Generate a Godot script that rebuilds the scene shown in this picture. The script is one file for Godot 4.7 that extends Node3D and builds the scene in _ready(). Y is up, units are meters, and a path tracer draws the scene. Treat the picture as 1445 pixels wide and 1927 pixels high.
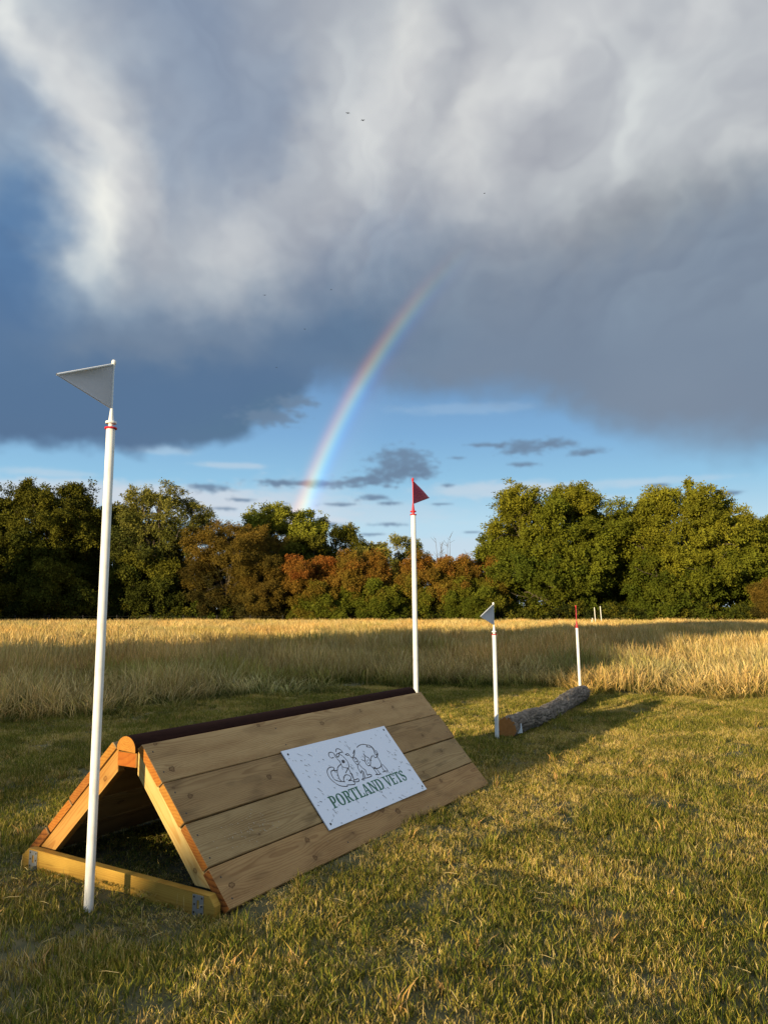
extends Node3D

# A meadow under a rain sky at evening: a wooden cross-country fence with a sign, four flag poles, a log, a field edge of oaks and hawthorns.

const EYE := Vector3(0.0, 1.45, 0.0)
const SHADOW_AZIMUTH := 37.5      # degrees right of straight ahead that shadows point to
const SUN_HEIGHT := 5.9
const BOW_AZIMUTH := 33.5         # the centre of the rainbow, opposite the sun
const BOW_HEIGHT := -6.25
const BOW_RADIUS := 41.7

var taken := {}
var broad := FastNoiseLite.new()
var fine := FastNoiseLite.new()


func _ready() -> void:
	set_up_camera_and_light()
	build_ground()
	build_trees()
	build_fence()
	build_jump()
	build_sign()
	build_log()
	build_poles()
	build_grass()
	build_birds()


func set_up_camera_and_light() -> void:
	var cam := Camera3D.new()
	cam.name = "camera"
	cam.fov = 67.28
	cam.near = 0.05
	cam.far = 3000.0
	cam.position = EYE
	cam.rotation_degrees = Vector3(7.34, 0, 0)
	add_child(cam)
	cam.current = true
	broad.seed = 11
	broad.noise_type = FastNoiseLite.TYPE_SIMPLEX_SMOOTH
	broad.fractal_octaves = 4
	broad.frequency = 1.0
	fine.seed = 29
	fine.noise_type = FastNoiseLite.TYPE_SIMPLEX_SMOOTH
	fine.fractal_octaves = 4
	fine.frequency = 1.0
	var env := Environment.new()
	env.background_mode = Environment.BG_SKY
	env.tonemap_mode = Environment.TONE_MAPPER_LINEAR
	env.tonemap_exposure = EXPOSURE
	env.sdfgi_enabled = true
	env.ssao_enabled = true
	env.ssil_enabled = true
	var sky := Sky.new()
	var mat := PanoramaSkyMaterial.new()
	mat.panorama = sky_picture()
	mat.energy_multiplier = 1.0
	sky.sky_material = mat
	env.sky = sky
	env.background_energy_multiplier = SKY_ENERGY
	var we := WorldEnvironment.new()
	we.name = "world_environment"
	we.environment = env
	add_child(we)
	var sun := DirectionalLight3D.new()
	sun.name = "sun"
	sun.light_color = Color(1.0, 0.80, 0.50).linear_to_srgb()
	sun.light_energy = 1.6
	sun.light_angular_distance = 0.5
	sun.shadow_enabled = true
	sun.sky_mode = DirectionalLight3D.SKY_MODE_LIGHT_ONLY
	var a := deg_to_rad(SHADOW_AZIMUTH)
	var e := deg_to_rad(SUN_HEIGHT)
	var towards := Vector3(sin(a) * cos(e), -sin(e), -cos(a) * cos(e))
	sun.basis = Basis.looking_at(towards, Vector3.UP)
	add_child(sun)

const EXPOSURE := 1.45
const SKY_ENERGY := 0.72


# ---------------------------------------------------------------- sky

const BRIGHT := Color(0.925, 0.925, 0.898)
const PALE := Color(0.835, 0.843, 0.843)
const GREY := Color(0.651, 0.667, 0.698)
const SOFT := Color(0.749, 0.765, 0.780)
const DUSK := Color(0.478, 0.537, 0.612)
const SLATE := Color(0.337, 0.447, 0.576)
const BLUE := Color(0.322, 0.451, 0.608)
const MIST := Color(0.494, 0.557, 0.651)
const HAZE := Color(0.769, 0.800, 0.835)
const DEEP := Color(0.345, 0.463, 0.573)
const DULL := Color(0.573, 0.592, 0.612)
func cloud_masses() -> Array:   # azimuth, height, spread along and across (degrees), tilt, colour, opacity
	return [
		[17.4, 26.5, 15.0, 8.2, 0, DULL, 0.75], [21.6, 35.3, 13.7, 7.5, 0, SOFT, 0.95], [5.4, 33.1, 11.7, 8.5, 10, SOFT, 0.90], [-6.8, 27.7, 9.6, 7.4, 20, GREY, 0.90],
		[-15.9, 23.5, 7.3, 4.4, 10, GREY, 0.90], [-17.6, 35.9, 5.7, 5.0, -20, MIST, 0.90], [-11.9, 34.6, 3.8, 6.9, 5, MIST, 0.85], [-7.0, 38.2, 2.4, 5.4, 5, GREY, 0.60],
		[-22.0, 32.8, 5.0, 3.7, -50, SOFT, 0.75], [-23.2, 27.9, 4.1, 3.1, -50, SOFT, 0.70], [-25.4, 28.5, 2.4, 1.3, -40, PALE, 0.70], [-26.7, 35.1, 3.2, 0.7, -50, PALE, 1.00],
		[-23.6, 33.4, 3.1, 1.3, -48, PALE, 0.75], [-22.1, 30.0, 3.1, 1.7, -80, PALE, 0.80], [-21.3, 26.9, 1.6, 3.1, -75, PALE, 0.60], [-21.1, 27.0, 0.8, 2.8, 0, BRIGHT, 1.00],
		[-22.2, 23.1, 1.4, 2.8, -14, BRIGHT, 1.00], [-22.4, 20.8, 1.6, 1.1, 0, BRIGHT, 0.80], [-22.4, 20.6, 1.2, 1.1, 0, PALE, 0.70], [-19.1, 20.2, 2.0, 1.0, 20, PALE, 0.60],
		[-15.5, 22.7, 2.6, 1.5, 20, SOFT, 0.70], [-13.2, 23.8, 2.2, 1.9, 0, SOFT, 0.70], [-11.0, 25.4, 1.7, 2.8, -25, PALE, 0.75], [-11.9, 22.5, 2.2, 1.5, 0, SOFT, 0.70],
		[-9.5, 20.4, 2.3, 1.4, 10, GREY, 0.80], [-24.5, 30.8, 1.8, 0.9, -20, MIST, 0.60], [-27.7, 32.5, 1.4, 1.3, 0, MIST, 0.60], [-24.9, 26.3, 1.4, 1.0, -40, MIST, 0.30],
		[2.1, 38.4, 1.2, 3.2, -5, BRIGHT, 0.60], [-1.4, 33.9, 1.4, 2.8, -28, PALE, 0.75], [7.5, 34.0, 1.3, 3.2, -15, BRIGHT, 0.60], [11.8, 37.0, 1.5, 4.0, -35, PALE, 0.85],
		[6.2, 31.2, 2.5, 1.6, 50, PALE, 0.40], [16.8, 39.2, 2.9, 1.0, 30, PALE, 0.60], [24.4, 37.8, 2.2, 0.9, 20, PALE, 0.60], [27.7, 29.8, 2.0, 0.8, 5, PALE, 0.60],
		[11.5, 27.8, 2.0, 1.0, 15, SOFT, 0.80], [6.5, 25.7, 2.2, 1.0, 10, GREY, 0.60], [-3.0, 29.3, 3.3, 2.6, 20, SOFT, 0.60], [-0.1, 35.1, 4.2, 3.9, -20, PALE, 0.35],
		[-6.8, 30.8, 0.6, 3.2, -20, SOFT, 0.50], [-9.2, 27.3, 0.6, 2.6, -30, SOFT, 0.50], [-4.4, 35.7, 0.6, 3.1, -10, SOFT, 0.50], [4.9, 27.8, 0.7, 3.0, -45, SOFT, 0.45],
		[10.0, 31.6, 0.5, 2.8, -40, PALE, 0.50], [-17.2, 26.8, 0.6, 2.9, 8, SOFT, 0.50], [-19.6, 29.5, 0.5, 3.1, 25, PALE, 0.45], [-14.8, 25.4, 0.7, 2.2, -5, SOFT, 0.50],
		[-24.7, 34.4, 0.5, 1.9, 50, PALE, 0.60], [18.8, 31.8, 1.0, 4.1, -40, SOFT, 0.40], [-16.2, 30.9, 0.7, 3.5, 12, MIST, 0.40], [-8.6, 34.8, 0.9, 4.2, 0, MIST, 0.45],
		[5.5, 36.5, 0.6, 3.1, -12, GREY, 0.40], [-5.1, 24.3, 1.1, 2.3, -30, MIST, 0.40], [2.8, 29.1, 1.8, 1.3, 35, GREY, 0.90], [0.7, 26.5, 2.2, 2.2, 35, MIST, 0.50],
		[11.6, 31.8, 2.1, 1.8, 30, GREY, 0.70], [18.6, 35.2, 2.0, 3.0, 20, SOFT, 0.60], [20.4, 26.1, 5.6, 1.9, 8, DULL, 0.80], [26.3, 24.7, 3.7, 2.0, 10, DUSK, 0.70],
		[17.2, 22.0, 15.4, 2.2, 0, DUSK, 0.75], [22.5, 18.2, 10.8, 4.3, 0, DUSK, 0.90], [9.3, 19.3, 8.0, 3.4, 0, DUSK, 0.75], [1.6, 22.9, 5.0, 2.1, 25, DUSK, 0.60],
		[-3.4, 20.7, 4.2, 2.3, 30, SLATE, 0.60], [-3.0, 18.4, 4.3, 1.9, 20, DEEP, 0.60], [-15.6, 16.3, 15.8, 2.6, 0, SLATE, 1.00], [-25.3, 16.8, 7.8, 3.9, 0, SLATE, 0.95],
		[-16.7, 14.3, 11.3, 1.7, 0, SLATE, 0.90], [-6.6, 17.9, 3.9, 2.3, 0, SLATE, 0.60], [-18.0, 18.7, 6.3, 1.0, 0, DUSK, 0.60], [5.6, 17.2, 7.0, 1.7, 0, DUSK, 0.60],
		[-10.5, 13.6, 3.5, 0.9, 10, DEEP, 0.80], [22.3, 14.2, 6.2, 3.1, 0, DUSK, 0.95], [23.2, 11.6, 4.4, 1.5, 10, DUSK, 0.85], [20.0, 11.1, 1.9, 1.5, 0, DUSK, 0.50],
		[-27.3, 24.6, 1.9, 4.1, 0, BLUE, 0.95], [-26.6, 21.4, 2.1, 2.1, 0, BLUE, 0.60], [-16.6, 39.6, 2.6, 0.6, 0, MIST, 0.40],
	]
func small_clouds() -> Array:   # azimuth, height, half width, half height
	return [
		[1.3, 11.1, 2.06, 0.95], [0.7, 10.2, 2.37, 0.55], [3.1, 10.4, 0.79, 0.63], [-0.9, 9.7, 1.98, 0.36],
		[-4.9, 9.4, 3.96, 0.28], [-8.1, 9.4, 1.19, 0.24], [-0.7, 8.4, 1.19, 0.20], [0.5, 8.0, 0.95, 0.12],
		[10.5, 11.9, 1.66, 0.51], [12.8, 12.1, 1.35, 0.36], [14.9, 11.4, 1.19, 0.24], [10.4, 10.7, 1.03, 0.16],
		[7.9, 12.2, 1.35, 0.16], [5.4, 11.3, 0.55, 0.12], [4.9, 9.3, 0.47, 0.12], [-12.9, 8.9, 1.42, 0.32],
		[-10.6, 8.1, 0.95, 0.12], [-11.9, 7.4, 1.03, 0.12], [-3.3, 7.9, 1.19, 0.12], [0.3, 6.4, 1.27, 0.12],
		[-4.5, 6.4, 1.42, 0.16], [-7.8, 7.9, 0.71, 0.08], [24.2, 8.0, 0.95, 0.16], [6.6, 5.8, 0.63, 0.08],
		[19.9, 8.8, 0.79, 0.12], [-8.7, 14.2, 2.37, 0.63], [-7.0, 15.4, 1.58, 0.47], [4.3, 7.9, 0.79, 0.08],
		[-1.3, 5.7, 1.19, 0.08],
	]
func pale_banks() -> Array:   # the same and an opacity
	return [
		[-23.8, 7.9, 5.94, 0.79, 0.85], [-15.3, 7.8, 4.75, 1.03, 0.75], [-20.1, 8.7, 5.94, 0.40, 0.50], [-10.8, 7.5, 4.75, 1.19, 0.60],
		[-6.5, 7.8, 4.35, 1.58, 0.35], [8.6, 8.9, 4.75, 0.51, 0.60], [14.0, 9.0, 5.14, 0.32, 0.30], [-11.2, 10.6, 2.18, 0.20, 0.50],
		[-16.6, 11.5, 2.37, 0.32, 0.35], [-23.9, 9.4, 2.77, 0.24, 0.40], [-1.3, 7.3, 5.94, 0.79, 0.30], [-3.5, 6.6, 0.87, 0.24, 0.60],
		[20.3, 9.1, 3.56, 0.24, 0.30], [16.6, 8.1, 1.19, 0.12, 0.40], [6.4, 14.9, 4.35, 0.36, 0.20], [3.9, 4.3, 7.91, 0.99, 0.40],
	]


const COLUMNS := 3072
const ROWS := 1536
var cell := 0.75
var grid := []          # the soft cloud masses, every 0.75 degrees from -33 to 33 and from -1.5 to 45
var grid_w := 89
var grid_h := 63
var specks := []
var banks := []


func clear_air(e: float) -> Color:
	var stops := [[0.0, Color(0.80, 0.87, 0.91)], [3.5, Color(0.76, 0.86, 0.92)], [6.5, Color(0.71, 0.84, 0.91)], [9.5, Color(0.57, 0.76, 0.88)], [13.0, Color(0.49, 0.67, 0.83)], [18.0, Color(0.42, 0.57, 0.74)], [26.0, Color(0.29, 0.45, 0.66)], [45.0, Color(0.27, 0.41, 0.62)]]
	for i in range(1, stops.size()):
		if e <= stops[i][0]:
			var t: float = clampf((e - stops[i - 1][0]) / (stops[i][0] - stops[i - 1][0]), 0, 1)
			return (stops[i - 1][1] as Color).lerp(stops[i][1], t)
	return stops[-1][1]


func under_deck(a: float, e: float) -> float:   # where the grey deck ends towards the horizon
	var edge := [[-40.0, 11.3], [-27.0, 11.6], [-19.0, 11.5], [-12.0, 12.3], [-8.5, 13.6], [-5.0, 16.6], [-1.0, 16.6], [3.0, 16.3], [8.0, 16.2], [12.5, 15.6], [16.0, 14.0], [19.5, 12.2], [23.0, 11.2], [27.0, 11.4], [40.0, 11.4]]
	var at := 12.0
	for i in range(1, edge.size()):
		if a <= edge[i][0]:
			at = lerpf(edge[i - 1][1], edge[i][1], clampf((a - edge[i - 1][0]) / (edge[i][0] - edge[i - 1][0]), 0, 1))
			break
	var soft := 0.75 + 0.9 * smoothstep(-9.0, -3.0, a) + 0.9 * smoothstep(14.0, 20.0, a)
	return smoothstep(-soft, soft, e - at)


func soft_masses(a: float, e: float) -> Color:
	var c := Color(0.33, 0.435, 0.56).lerp(Color(0.62, 0.655, 0.70), smoothstep(16.0, 32.0, e))
	for m in cloud_masses_once:
		var dx: float = (a - m[0]) * cos(deg_to_rad(e))
		var dy: float = e - m[1]
		var u: float = (dx * m[6] + dy * m[7]) / m[2]
		var v: float = (-dx * m[7] + dy * m[6]) / m[3]
		var d := u * u + v * v
		if d < 9.0:
			c = c.lerp(m[5], m[8] * exp(-0.5 * d * (0.55 + 0.45 * minf(d, 1.0))))
	return c

var cloud_masses_once := []


func masses_at(a: float, e: float) -> Color:
	var x := clampf((a + 33.0) / cell, 0, grid_w - 1.001)
	var y := clampf((e + 1.5) / cell, 0, grid_h - 1.001)
	var i := int(x)
	var j := int(y)
	var fx := x - i
	var fy := y - j
	var k := j * grid_w + i
	return (grid[k] as Color).lerp(grid[k + 1], fx).lerp((grid[k + grid_w] as Color).lerp(grid[k + grid_w + 1], fx), fy)


func fold(a: float) -> float:
	return absf(fposmod(a + 31.0, 124.0) - 62.0) - 31.0 if absf(a) > 31.0 else a


func sky_colour(az: float, e: float) -> Color:
	var ra := deg_to_rad(az)
	var re := deg_to_rad(maxf(e, 0.0))
	var d := Vector3(sin(ra) * cos(re), sin(re), -cos(ra) * cos(re))
	# the deck is a sheet overhead: its streaks run away from the eye
	var p := d.rotated(Vector3.UP, -0.14) / (d.y + 0.12)
	var n1 := broad.get_noise_3d(d.x * 5.0, d.y * 7.0, d.z * 5.0)
	var n2 := broad.get_noise_3d(d.x * 5.0 + 40.0, d.y * 7.0, d.z * 5.0 - 20.0)
	var n3 := fine.get_noise_3d(d.x * 22.0, d.y * 26.0, d.z * 22.0)
	var n4 := fine.get_noise_3d(d.x * 22.0, d.y * 26.0 + 31.0, d.z * 22.0)
	var k := smoothstep(9.0, 16.0, e)
	var a := fold(az)
	var wa := a + k * (1.5 * n1 + 0.8 * n3)
	var we := minf(e, 44.0) + k * (1.3 * n2 + 0.75 * n4)
	var c := masses_at(wa, we)
	var streak := fine.get_noise_3d(p.x * 2.6 + 0.5 * n1, 7.0, p.z * 0.9 + 0.4 * n2)
	var strand := fine.get_noise_3d(p.x * 6.5 + 1.2 * n1, 17.0, p.z * 2.0 + 0.8 * n2)
	var lit := 1.0 + smoothstep(16.0, 27.0, e) * (0.13 * streak + 0.06 * strand) + 0.02 * k * n1
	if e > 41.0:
		c = c.lerp(Color(0.92, 0.94, 0.98), smoothstep(40.0, 58.0, e))  # sky overhead whitened, out of view, to lift the light on shaded faces
	c = Color(c.r * lit, c.g * lit, c.b * (1.0 + 0.8 * (lit - 1.0)))
	var deck := under_deck(a + 1.8 * n1 + 0.7 * n3, e + 1.3 * n2 + 0.6 * n4)
	var air := clear_air(e)
	# it has cleared on the sun's side, behind the viewer
	deck *= 1.0 - 0.75 * smoothstep(85.0, 40.0, absf(wrapf(az + 180.0 - SHADOW_AZIMUTH, -180.0, 180.0))) * smoothstep(70.0, 40.0, e)
	# pale banks over the far horizon
	var f1 := fine.get_noise_3d(d.x * 34.0, d.y * 130.0, d.z * 34.0)
	var f2 := fine.get_noise_3d(d.x * 60.0, d.y * 150.0, d.z * 60.0)
	if e < 18.0:
		for b in banks:
			var u: float = (a - b[0]) / b[2]
			if absf(u) < 2.2:
				var v: float = (e - b[1]) / b[3]
				if absf(v) < 2.6:
					air = air.lerp(Color(0.80, 0.83, 0.87), b[4] * smoothstep(0.12, 0.75, exp(-0.7 * (u * u + v * v)) + 0.28 * f1))
	c = air.lerp(c, deck)
	if e < 18.0:
		for b in specks:
			var u: float = (a - b[0]) / b[2]
			if absf(u) < 2.0:
				var v: float = (e - b[1] + 0.05 * f2) / b[3]
				if absf(v) < 2.4:
					c = c.lerp(Color(0.42, 0.51, 0.61), 0.88 * smoothstep(0.28, 0.98, exp(-0.6 * (u * u + v * v)) + 0.42 * f2 + 0.26 * f1))
	c = c.srgb_to_linear()
	# the bow: light sent back by the raindrops
	var ba := deg_to_rad(BOW_AZIMUTH)
	var be := deg_to_rad(BOW_HEIGHT)
	var off := rad_to_deg(acos(clampf(d.dot(Vector3(sin(ba) * cos(be), sin(be), -cos(ba) * cos(be))), -1, 1))) - BOW_RADIUS
	if absf(off) < 4.0 and az < BOW_AZIMUTH and az > -30.0:
		var strength := smoothstep(27.5, 15.0, e) * (0.68 + 0.42 * smoothstep(15.0, 9.0, e)) * (1.0 + 0.3 * n1)
		var band := Color(bell(off - 0.30, 0.34), bell(off - 0.02, 0.33), bell(off + 0.30, 0.34))
		c.r += 0.32 * strength * (band.r + 0.03 * bell(off + 1.1, 0.4)) 
		c.g += 0.25 * strength * band.g
		c.b += 0.215 * strength * (band.b + 0.04 * bell(off + 1.1, 0.4))
		c.b -= 0.03 * strength * bell(off - 0.45, 0.4)
		var inside := 0.022 * strength * smoothstep(0.0, -0.8, off) * smoothstep(-4.0, -1.0, off)
		c.r += inside
		c.g += inside
		c.b += inside
	return c


func bell(x: float, w: float) -> float:
	return exp(-0.5 * x * x / (w * w))


func paint_sky(w: int, h: int, x0: int, x1: int, y0: int, y1: int) -> Image:
	var px := PackedFloat32Array()
	px.resize((x1 - x0) * (y1 - y0) * 4)
	var at := 0
	for y in range(y0, y1):
		var e := 90.0 - (y + 0.5) / h * 180.0
		for x in range(x0, x1):
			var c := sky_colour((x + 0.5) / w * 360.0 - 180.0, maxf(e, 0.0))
			px[at] = c.r
			px[at + 1] = c.g
			px[at + 2] = c.b
			px[at + 3] = 1.0
			at += 4
	return Image.create_from_data(x1 - x0, y1 - y0, false, Image.FORMAT_RGBAF, px.to_byte_array())


func sky_picture() -> ImageTexture:
	specks = small_clouds()
	banks = pale_banks()
	for m in cloud_masses():
		var t := deg_to_rad(m[4])
		cloud_masses_once.append([m[0], m[1], m[2], m[3], 0, m[5], cos(t), sin(t), m[6]])
	for j in grid_h:
		for i in grid_w:
			grid.append(soft_masses(i * cell - 33.0, j * cell - 1.5))
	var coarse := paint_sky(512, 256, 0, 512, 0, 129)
	var whole := Image.create(512, 256, false, Image.FORMAT_RGBAF)
	whole.fill(Color(0.16, 0.17, 0.12))
	whole.blit_rect(coarse, Rect2i(0, 0, 512, 129), Vector2i.ZERO)
	whole.resize(COLUMNS, ROWS, Image.INTERPOLATE_CUBIC)
	var x0 := int(COLUMNS * (180.0 - 31.0) / 360.0)
	var x1 := int(COLUMNS * (180.0 + 31.0) / 360.0)
	var y0 := int(ROWS * (90.0 - 42.5) / 180.0)
	var y1 := int(ROWS * 90.6 / 180.0)
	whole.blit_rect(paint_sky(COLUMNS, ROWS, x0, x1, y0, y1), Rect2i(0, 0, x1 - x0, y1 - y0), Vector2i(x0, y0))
	# a panorama's first column looks straight ahead
	var turned := Image.create(COLUMNS, ROWS, false, Image.FORMAT_RGBAF)
	turned.blit_rect(whole, Rect2i(COLUMNS / 2, 0, COLUMNS / 2, ROWS), Vector2i.ZERO)
	turned.blit_rect(whole, Rect2i(0, 0, COLUMNS / 2, ROWS), Vector2i(COLUMNS / 2, 0))
	return ImageTexture.create_from_image(turned)


# ---------------------------------------------------------------- naming and small builders

func numbered(called: String) -> String:
	var n: int = taken.get(called, 0)
	taken[called] = n + 1
	return called if n == 0 else "%s_%03d" % [called, n]


func thing(called: String, label: String, category: String, group := "", kind := "") -> Node3D:
	var o := Node3D.new()
	o.name = numbered(called)
	tag(o, label, category, group, kind)
	add_child(o)
	return o


func tag(o: Node, label: String, category: String, group := "", kind := "") -> void:
	o.set_meta("label", label)
	o.set_meta("category", category)
	if group:
		o.set_meta("group", group)
	if kind:
		o.set_meta("kind", kind)


func part(called: String, mesh: Mesh, mat: Material, parent: Node, at := Transform3D()) -> MeshInstance3D:
	var o := MeshInstance3D.new()
	o.name = called
	o.mesh = mesh
	if mat:
		for i in mesh.get_surface_count():
			if mesh.surface_get_material(i) == null:
				o.set_surface_override_material(i, mat)
	o.transform = at
	parent.add_child(o, true)
	return o


func paint(c: Color, rough := 0.6) -> StandardMaterial3D:   # a plain colour given as a linear, real-world value
	var m := StandardMaterial3D.new()
	m.albedo_color = c.linear_to_srgb()
	m.roughness = rough
	return m


func starts() -> SurfaceTool:
	var st := SurfaceTool.new()
	st.begin(Mesh.PRIMITIVE_TRIANGLES)
	return st


# four corners, anticlockwise as seen from outside
func quad(st: SurfaceTool, a: Vector3, b: Vector3, c: Vector3, d: Vector3, ua := Vector2(), ub := Vector2(), uc := Vector2(), ud := Vector2()) -> void:
	for p in [[a, ua], [c, uc], [b, ub], [a, ua], [d, ud], [c, uc]]:
		st.set_uv(p[1])
		st.add_vertex(p[0])


func lathe(profile: PackedVector2Array, seg := 20) -> ArrayMesh:   # x radius, y height, from the bottom up
	var st := starts()
	for i in profile.size() - 1:
		var p := profile[i]
		var q := profile[i + 1]
		st.set_smooth_group(-1 if absf(q.y - p.y) < absf(q.x - p.x) else i)
		for k in seg:
			var a := TAU * k / seg
			var b := TAU * (k + 1) / seg
			var pa := Vector3(cos(a) * p.x, p.y, sin(a) * p.x)
			var pb := Vector3(cos(b) * p.x, p.y, sin(b) * p.x)
			var qa := Vector3(cos(a) * q.x, q.y, sin(a) * q.x)
			var qb := Vector3(cos(b) * q.x, q.y, sin(b) * q.x)
			quad(st, pb, pa, qa, qb)
	st.generate_normals()
	return st.commit()


func tube(st: SurfaceTool, pts: PackedVector3Array, radii: PackedFloat32Array, seg := 6) -> void:
	var rings := []
	for i in pts.size():
		var t := (pts[mini(i + 1, pts.size() - 1)] - pts[maxi(i - 1, 0)]).normalized()
		var s := t.cross(Vector3(0.31, 0.2, 0.93)).normalized()
		var u := s.cross(t)
		var ring := PackedVector3Array()
		for k in seg:
			var a := TAU * k / seg
			ring.append(pts[i] + (s * cos(a) + u * sin(a)) * radii[i])
		rings.append(ring)
	for i in pts.size() - 1:
		for k in seg:
			var k2 := (k + 1) % seg
			quad(st, rings[i][k], rings[i][k2], rings[i + 1][k2], rings[i + 1][k])


# a timber along -z of its own axes, from z0 to z1: its cross-section (x, y), given anticlockwise seen from +z, with eased edges. Surface 0 is the long grain, surface 1 the end grain.
func timber(section: PackedVector2Array, z0: float, z1: float, grain: Material, ends: Material, ease := 0.004, v_axis := Vector2(1, 0), v_size := 0.25, u_shift := 0.0) -> ArrayMesh:
	var eased := PackedVector2Array()
	var n := section.size()
	for i in n:
		var p := section[i]
		var a := (section[(i + n - 1) % n] - p)
		var b := (section[(i + 1) % n] - p)
		var r := minf(ease, 0.3 * minf(a.length(), b.length()))
		eased.append(p + a.normalized() * r)
		eased.append(p + b.normalized() * r)
	var mid := Vector2()
	for p in eased:
		mid += p / eased.size()
	var inner := PackedVector2Array()
	for i in eased.size():
		inner.append(eased[i].move_toward(mid, ease))
	var st := starts()
	st.set_smooth_group(-1)
	var m := eased.size()
	var long := absf(z1 - z0)
	var zs := [z0, z0 - ease, z1 + ease, z1]
	var rings := [inner, eased, eased, inner]
	for r in 3:
		for i in m:
			var j := (i + 1) % m
			var pts := [Vector3(rings[r][i].x, rings[r][i].y, zs[r]), Vector3(rings[r][j].x, rings[r][j].y, zs[r]), Vector3(rings[r + 1][j].x, rings[r + 1][j].y, zs[r + 1]), Vector3(rings[r + 1][i].x, rings[r + 1][i].y, zs[r + 1])]
			var uv := []
			for p in pts:
				var w := Vector2(p.x, p.y)
				uv.append(Vector2((z0 - p.z) / 3.2 + u_shift, ((w - mid).dot(v_axis) + 0.3 * (w - mid).dot(Vector2(-v_axis.y, v_axis.x))) / v_size + 0.5))
			quad(st, pts[0], pts[3], pts[2], pts[1], uv[0], uv[3], uv[2], uv[1])
	st.generate_normals()
	var mesh := st.commit()
	mesh.surface_set_material(0, grain)
	st = starts()
	st.set_smooth_group(-1)
	for e in 2:
		for i in range(1, m - 1):
			var tri := [inner[0], inner[i + 1], inner[i]] if e == 0 else [inner[0], inner[i], inner[i + 1]]
			for p: Vector2 in tri:
				st.set_uv((p - mid) / 0.25 + Vector2(0.5 + 0.13 * e, 0.5))
				st.add_vertex(Vector3(p.x, p.y, z0 if e == 0 else z1))
	st.generate_normals()
	st.commit(mesh)
	mesh.surface_set_material(1, ends)
	return mesh


# ---------------------------------------------------------------- ground

func mown_edge(x: float) -> float:   # how far the mown ground reaches: the tall meadow grass begins beyond
	var e := [[-30.0, -7.5], [-8.0, -9.0], [-4.4, -10.9], [-2.6, -13.2], [-1.0, -14.9], [1.0, -15.6], [3.0, -15.0], [4.4, -13.6], [6.0, -13.2], [9.0, -12.4], [14.0, -11.4], [40.0, -9.0]]
	for i in range(1, e.size()):
		if x <= e[i][0]:
			return lerpf(e[i - 1][1], e[i][1], clampf((x - e[i - 1][0]) / (e[i][0] - e[i - 1][0]), 0, 1)) + 0.7 * broad.get_noise_2d(x * 0.5, 3.0)
	return -9.0


func dip(x: float, z: float) -> float:   # the field is not quite level: it falls away before the near sill and has small hollows
	var b := fence_frame.affine_inverse() * Vector3(x, 0, z)
	var near := 0.045 * exp(-pow(b.x / 1.3, 4.0)) * smoothstep(-0.12, 0.1, b.z) * smoothstep(1.6, 0.5, b.z)
	return -near + 0.030 * fine.get_noise_2d(x * 0.75, z * 0.75) * smoothstep(17.0, 12.0, -z)


func on_ground(x: float, z: float) -> Vector3:
	return Vector3(x, dip(x, z), z)


func build_ground() -> void:
	fence_frame = Transform3D(Basis(Vector3.UP, deg_to_rad(FENCE_TURN)), FENCE_AT)
	var noise := FastNoiseLite.new()
	noise.seed = 5
	noise.frequency = 0.012
	noise.fractal_octaves = 5
	var tex := NoiseTexture2D.new()
	tex.width = 512
	tex.height = 512
	tex.seamless = true
	tex.noise = noise
	var ramp := Gradient.new()
	ramp.set_color(0, Color(0.035, 0.04, 0.014).linear_to_srgb())
	ramp.set_color(1, Color(0.14, 0.12, 0.05).linear_to_srgb())
	tex.color_ramp = ramp
	var m := StandardMaterial3D.new()
	m.albedo_texture = tex
	m.uv1_triplanar = true
	m.uv1_world_triplanar = true
	m.uv1_scale = Vector3(0.9, 0.9, 0.9)
	m.roughness = 1.0
	var st := starts()
	var xs := [-900.0, -300.0, -100.0, -50.0, -25.0, -12.0]
	for i in 76:
		xs.append(-7.5 + i * 0.2)
	xs.append_array([12.0, 25.0, 50.0, 100.0, 300.0, 900.0])
	var zs := [-900.0, -300.0, -100.0, -50.0, -25.0, -17.0]
	for i in 84:
		zs.append(-16.6 + i * 0.2)
	zs.append_array([12.0, 25.0, 50.0, 100.0, 300.0, 900.0])
	for i in xs.size() - 1:
		for j in zs.size() - 1:
			quad(st, on_ground(xs[i], zs[j + 1]), on_ground(xs[i + 1], zs[j + 1]), on_ground(xs[i + 1], zs[j]), on_ground(xs[i], zs[j]))
	st.generate_normals()
	var g := part("ground", st.commit(), m, self, Transform3D(Basis(), Vector3(0, -0.012, 0)))
	tag(g, "earth and thatch under the grass of the field", "ground", "", "structure")


# ---------------------------------------------------------------- trees

func leafy(c: Color, through := 0.35) -> StandardMaterial3D:
	var m := paint(c, 0.8)
	m.vertex_color_use_as_albedo = true
	m.cull_mode = BaseMaterial3D.CULL_DISABLED
	m.backlight_enabled = true
	m.backlight = Color(through, through, through)
	m.metallic_specular = 0.12
	return m


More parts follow.
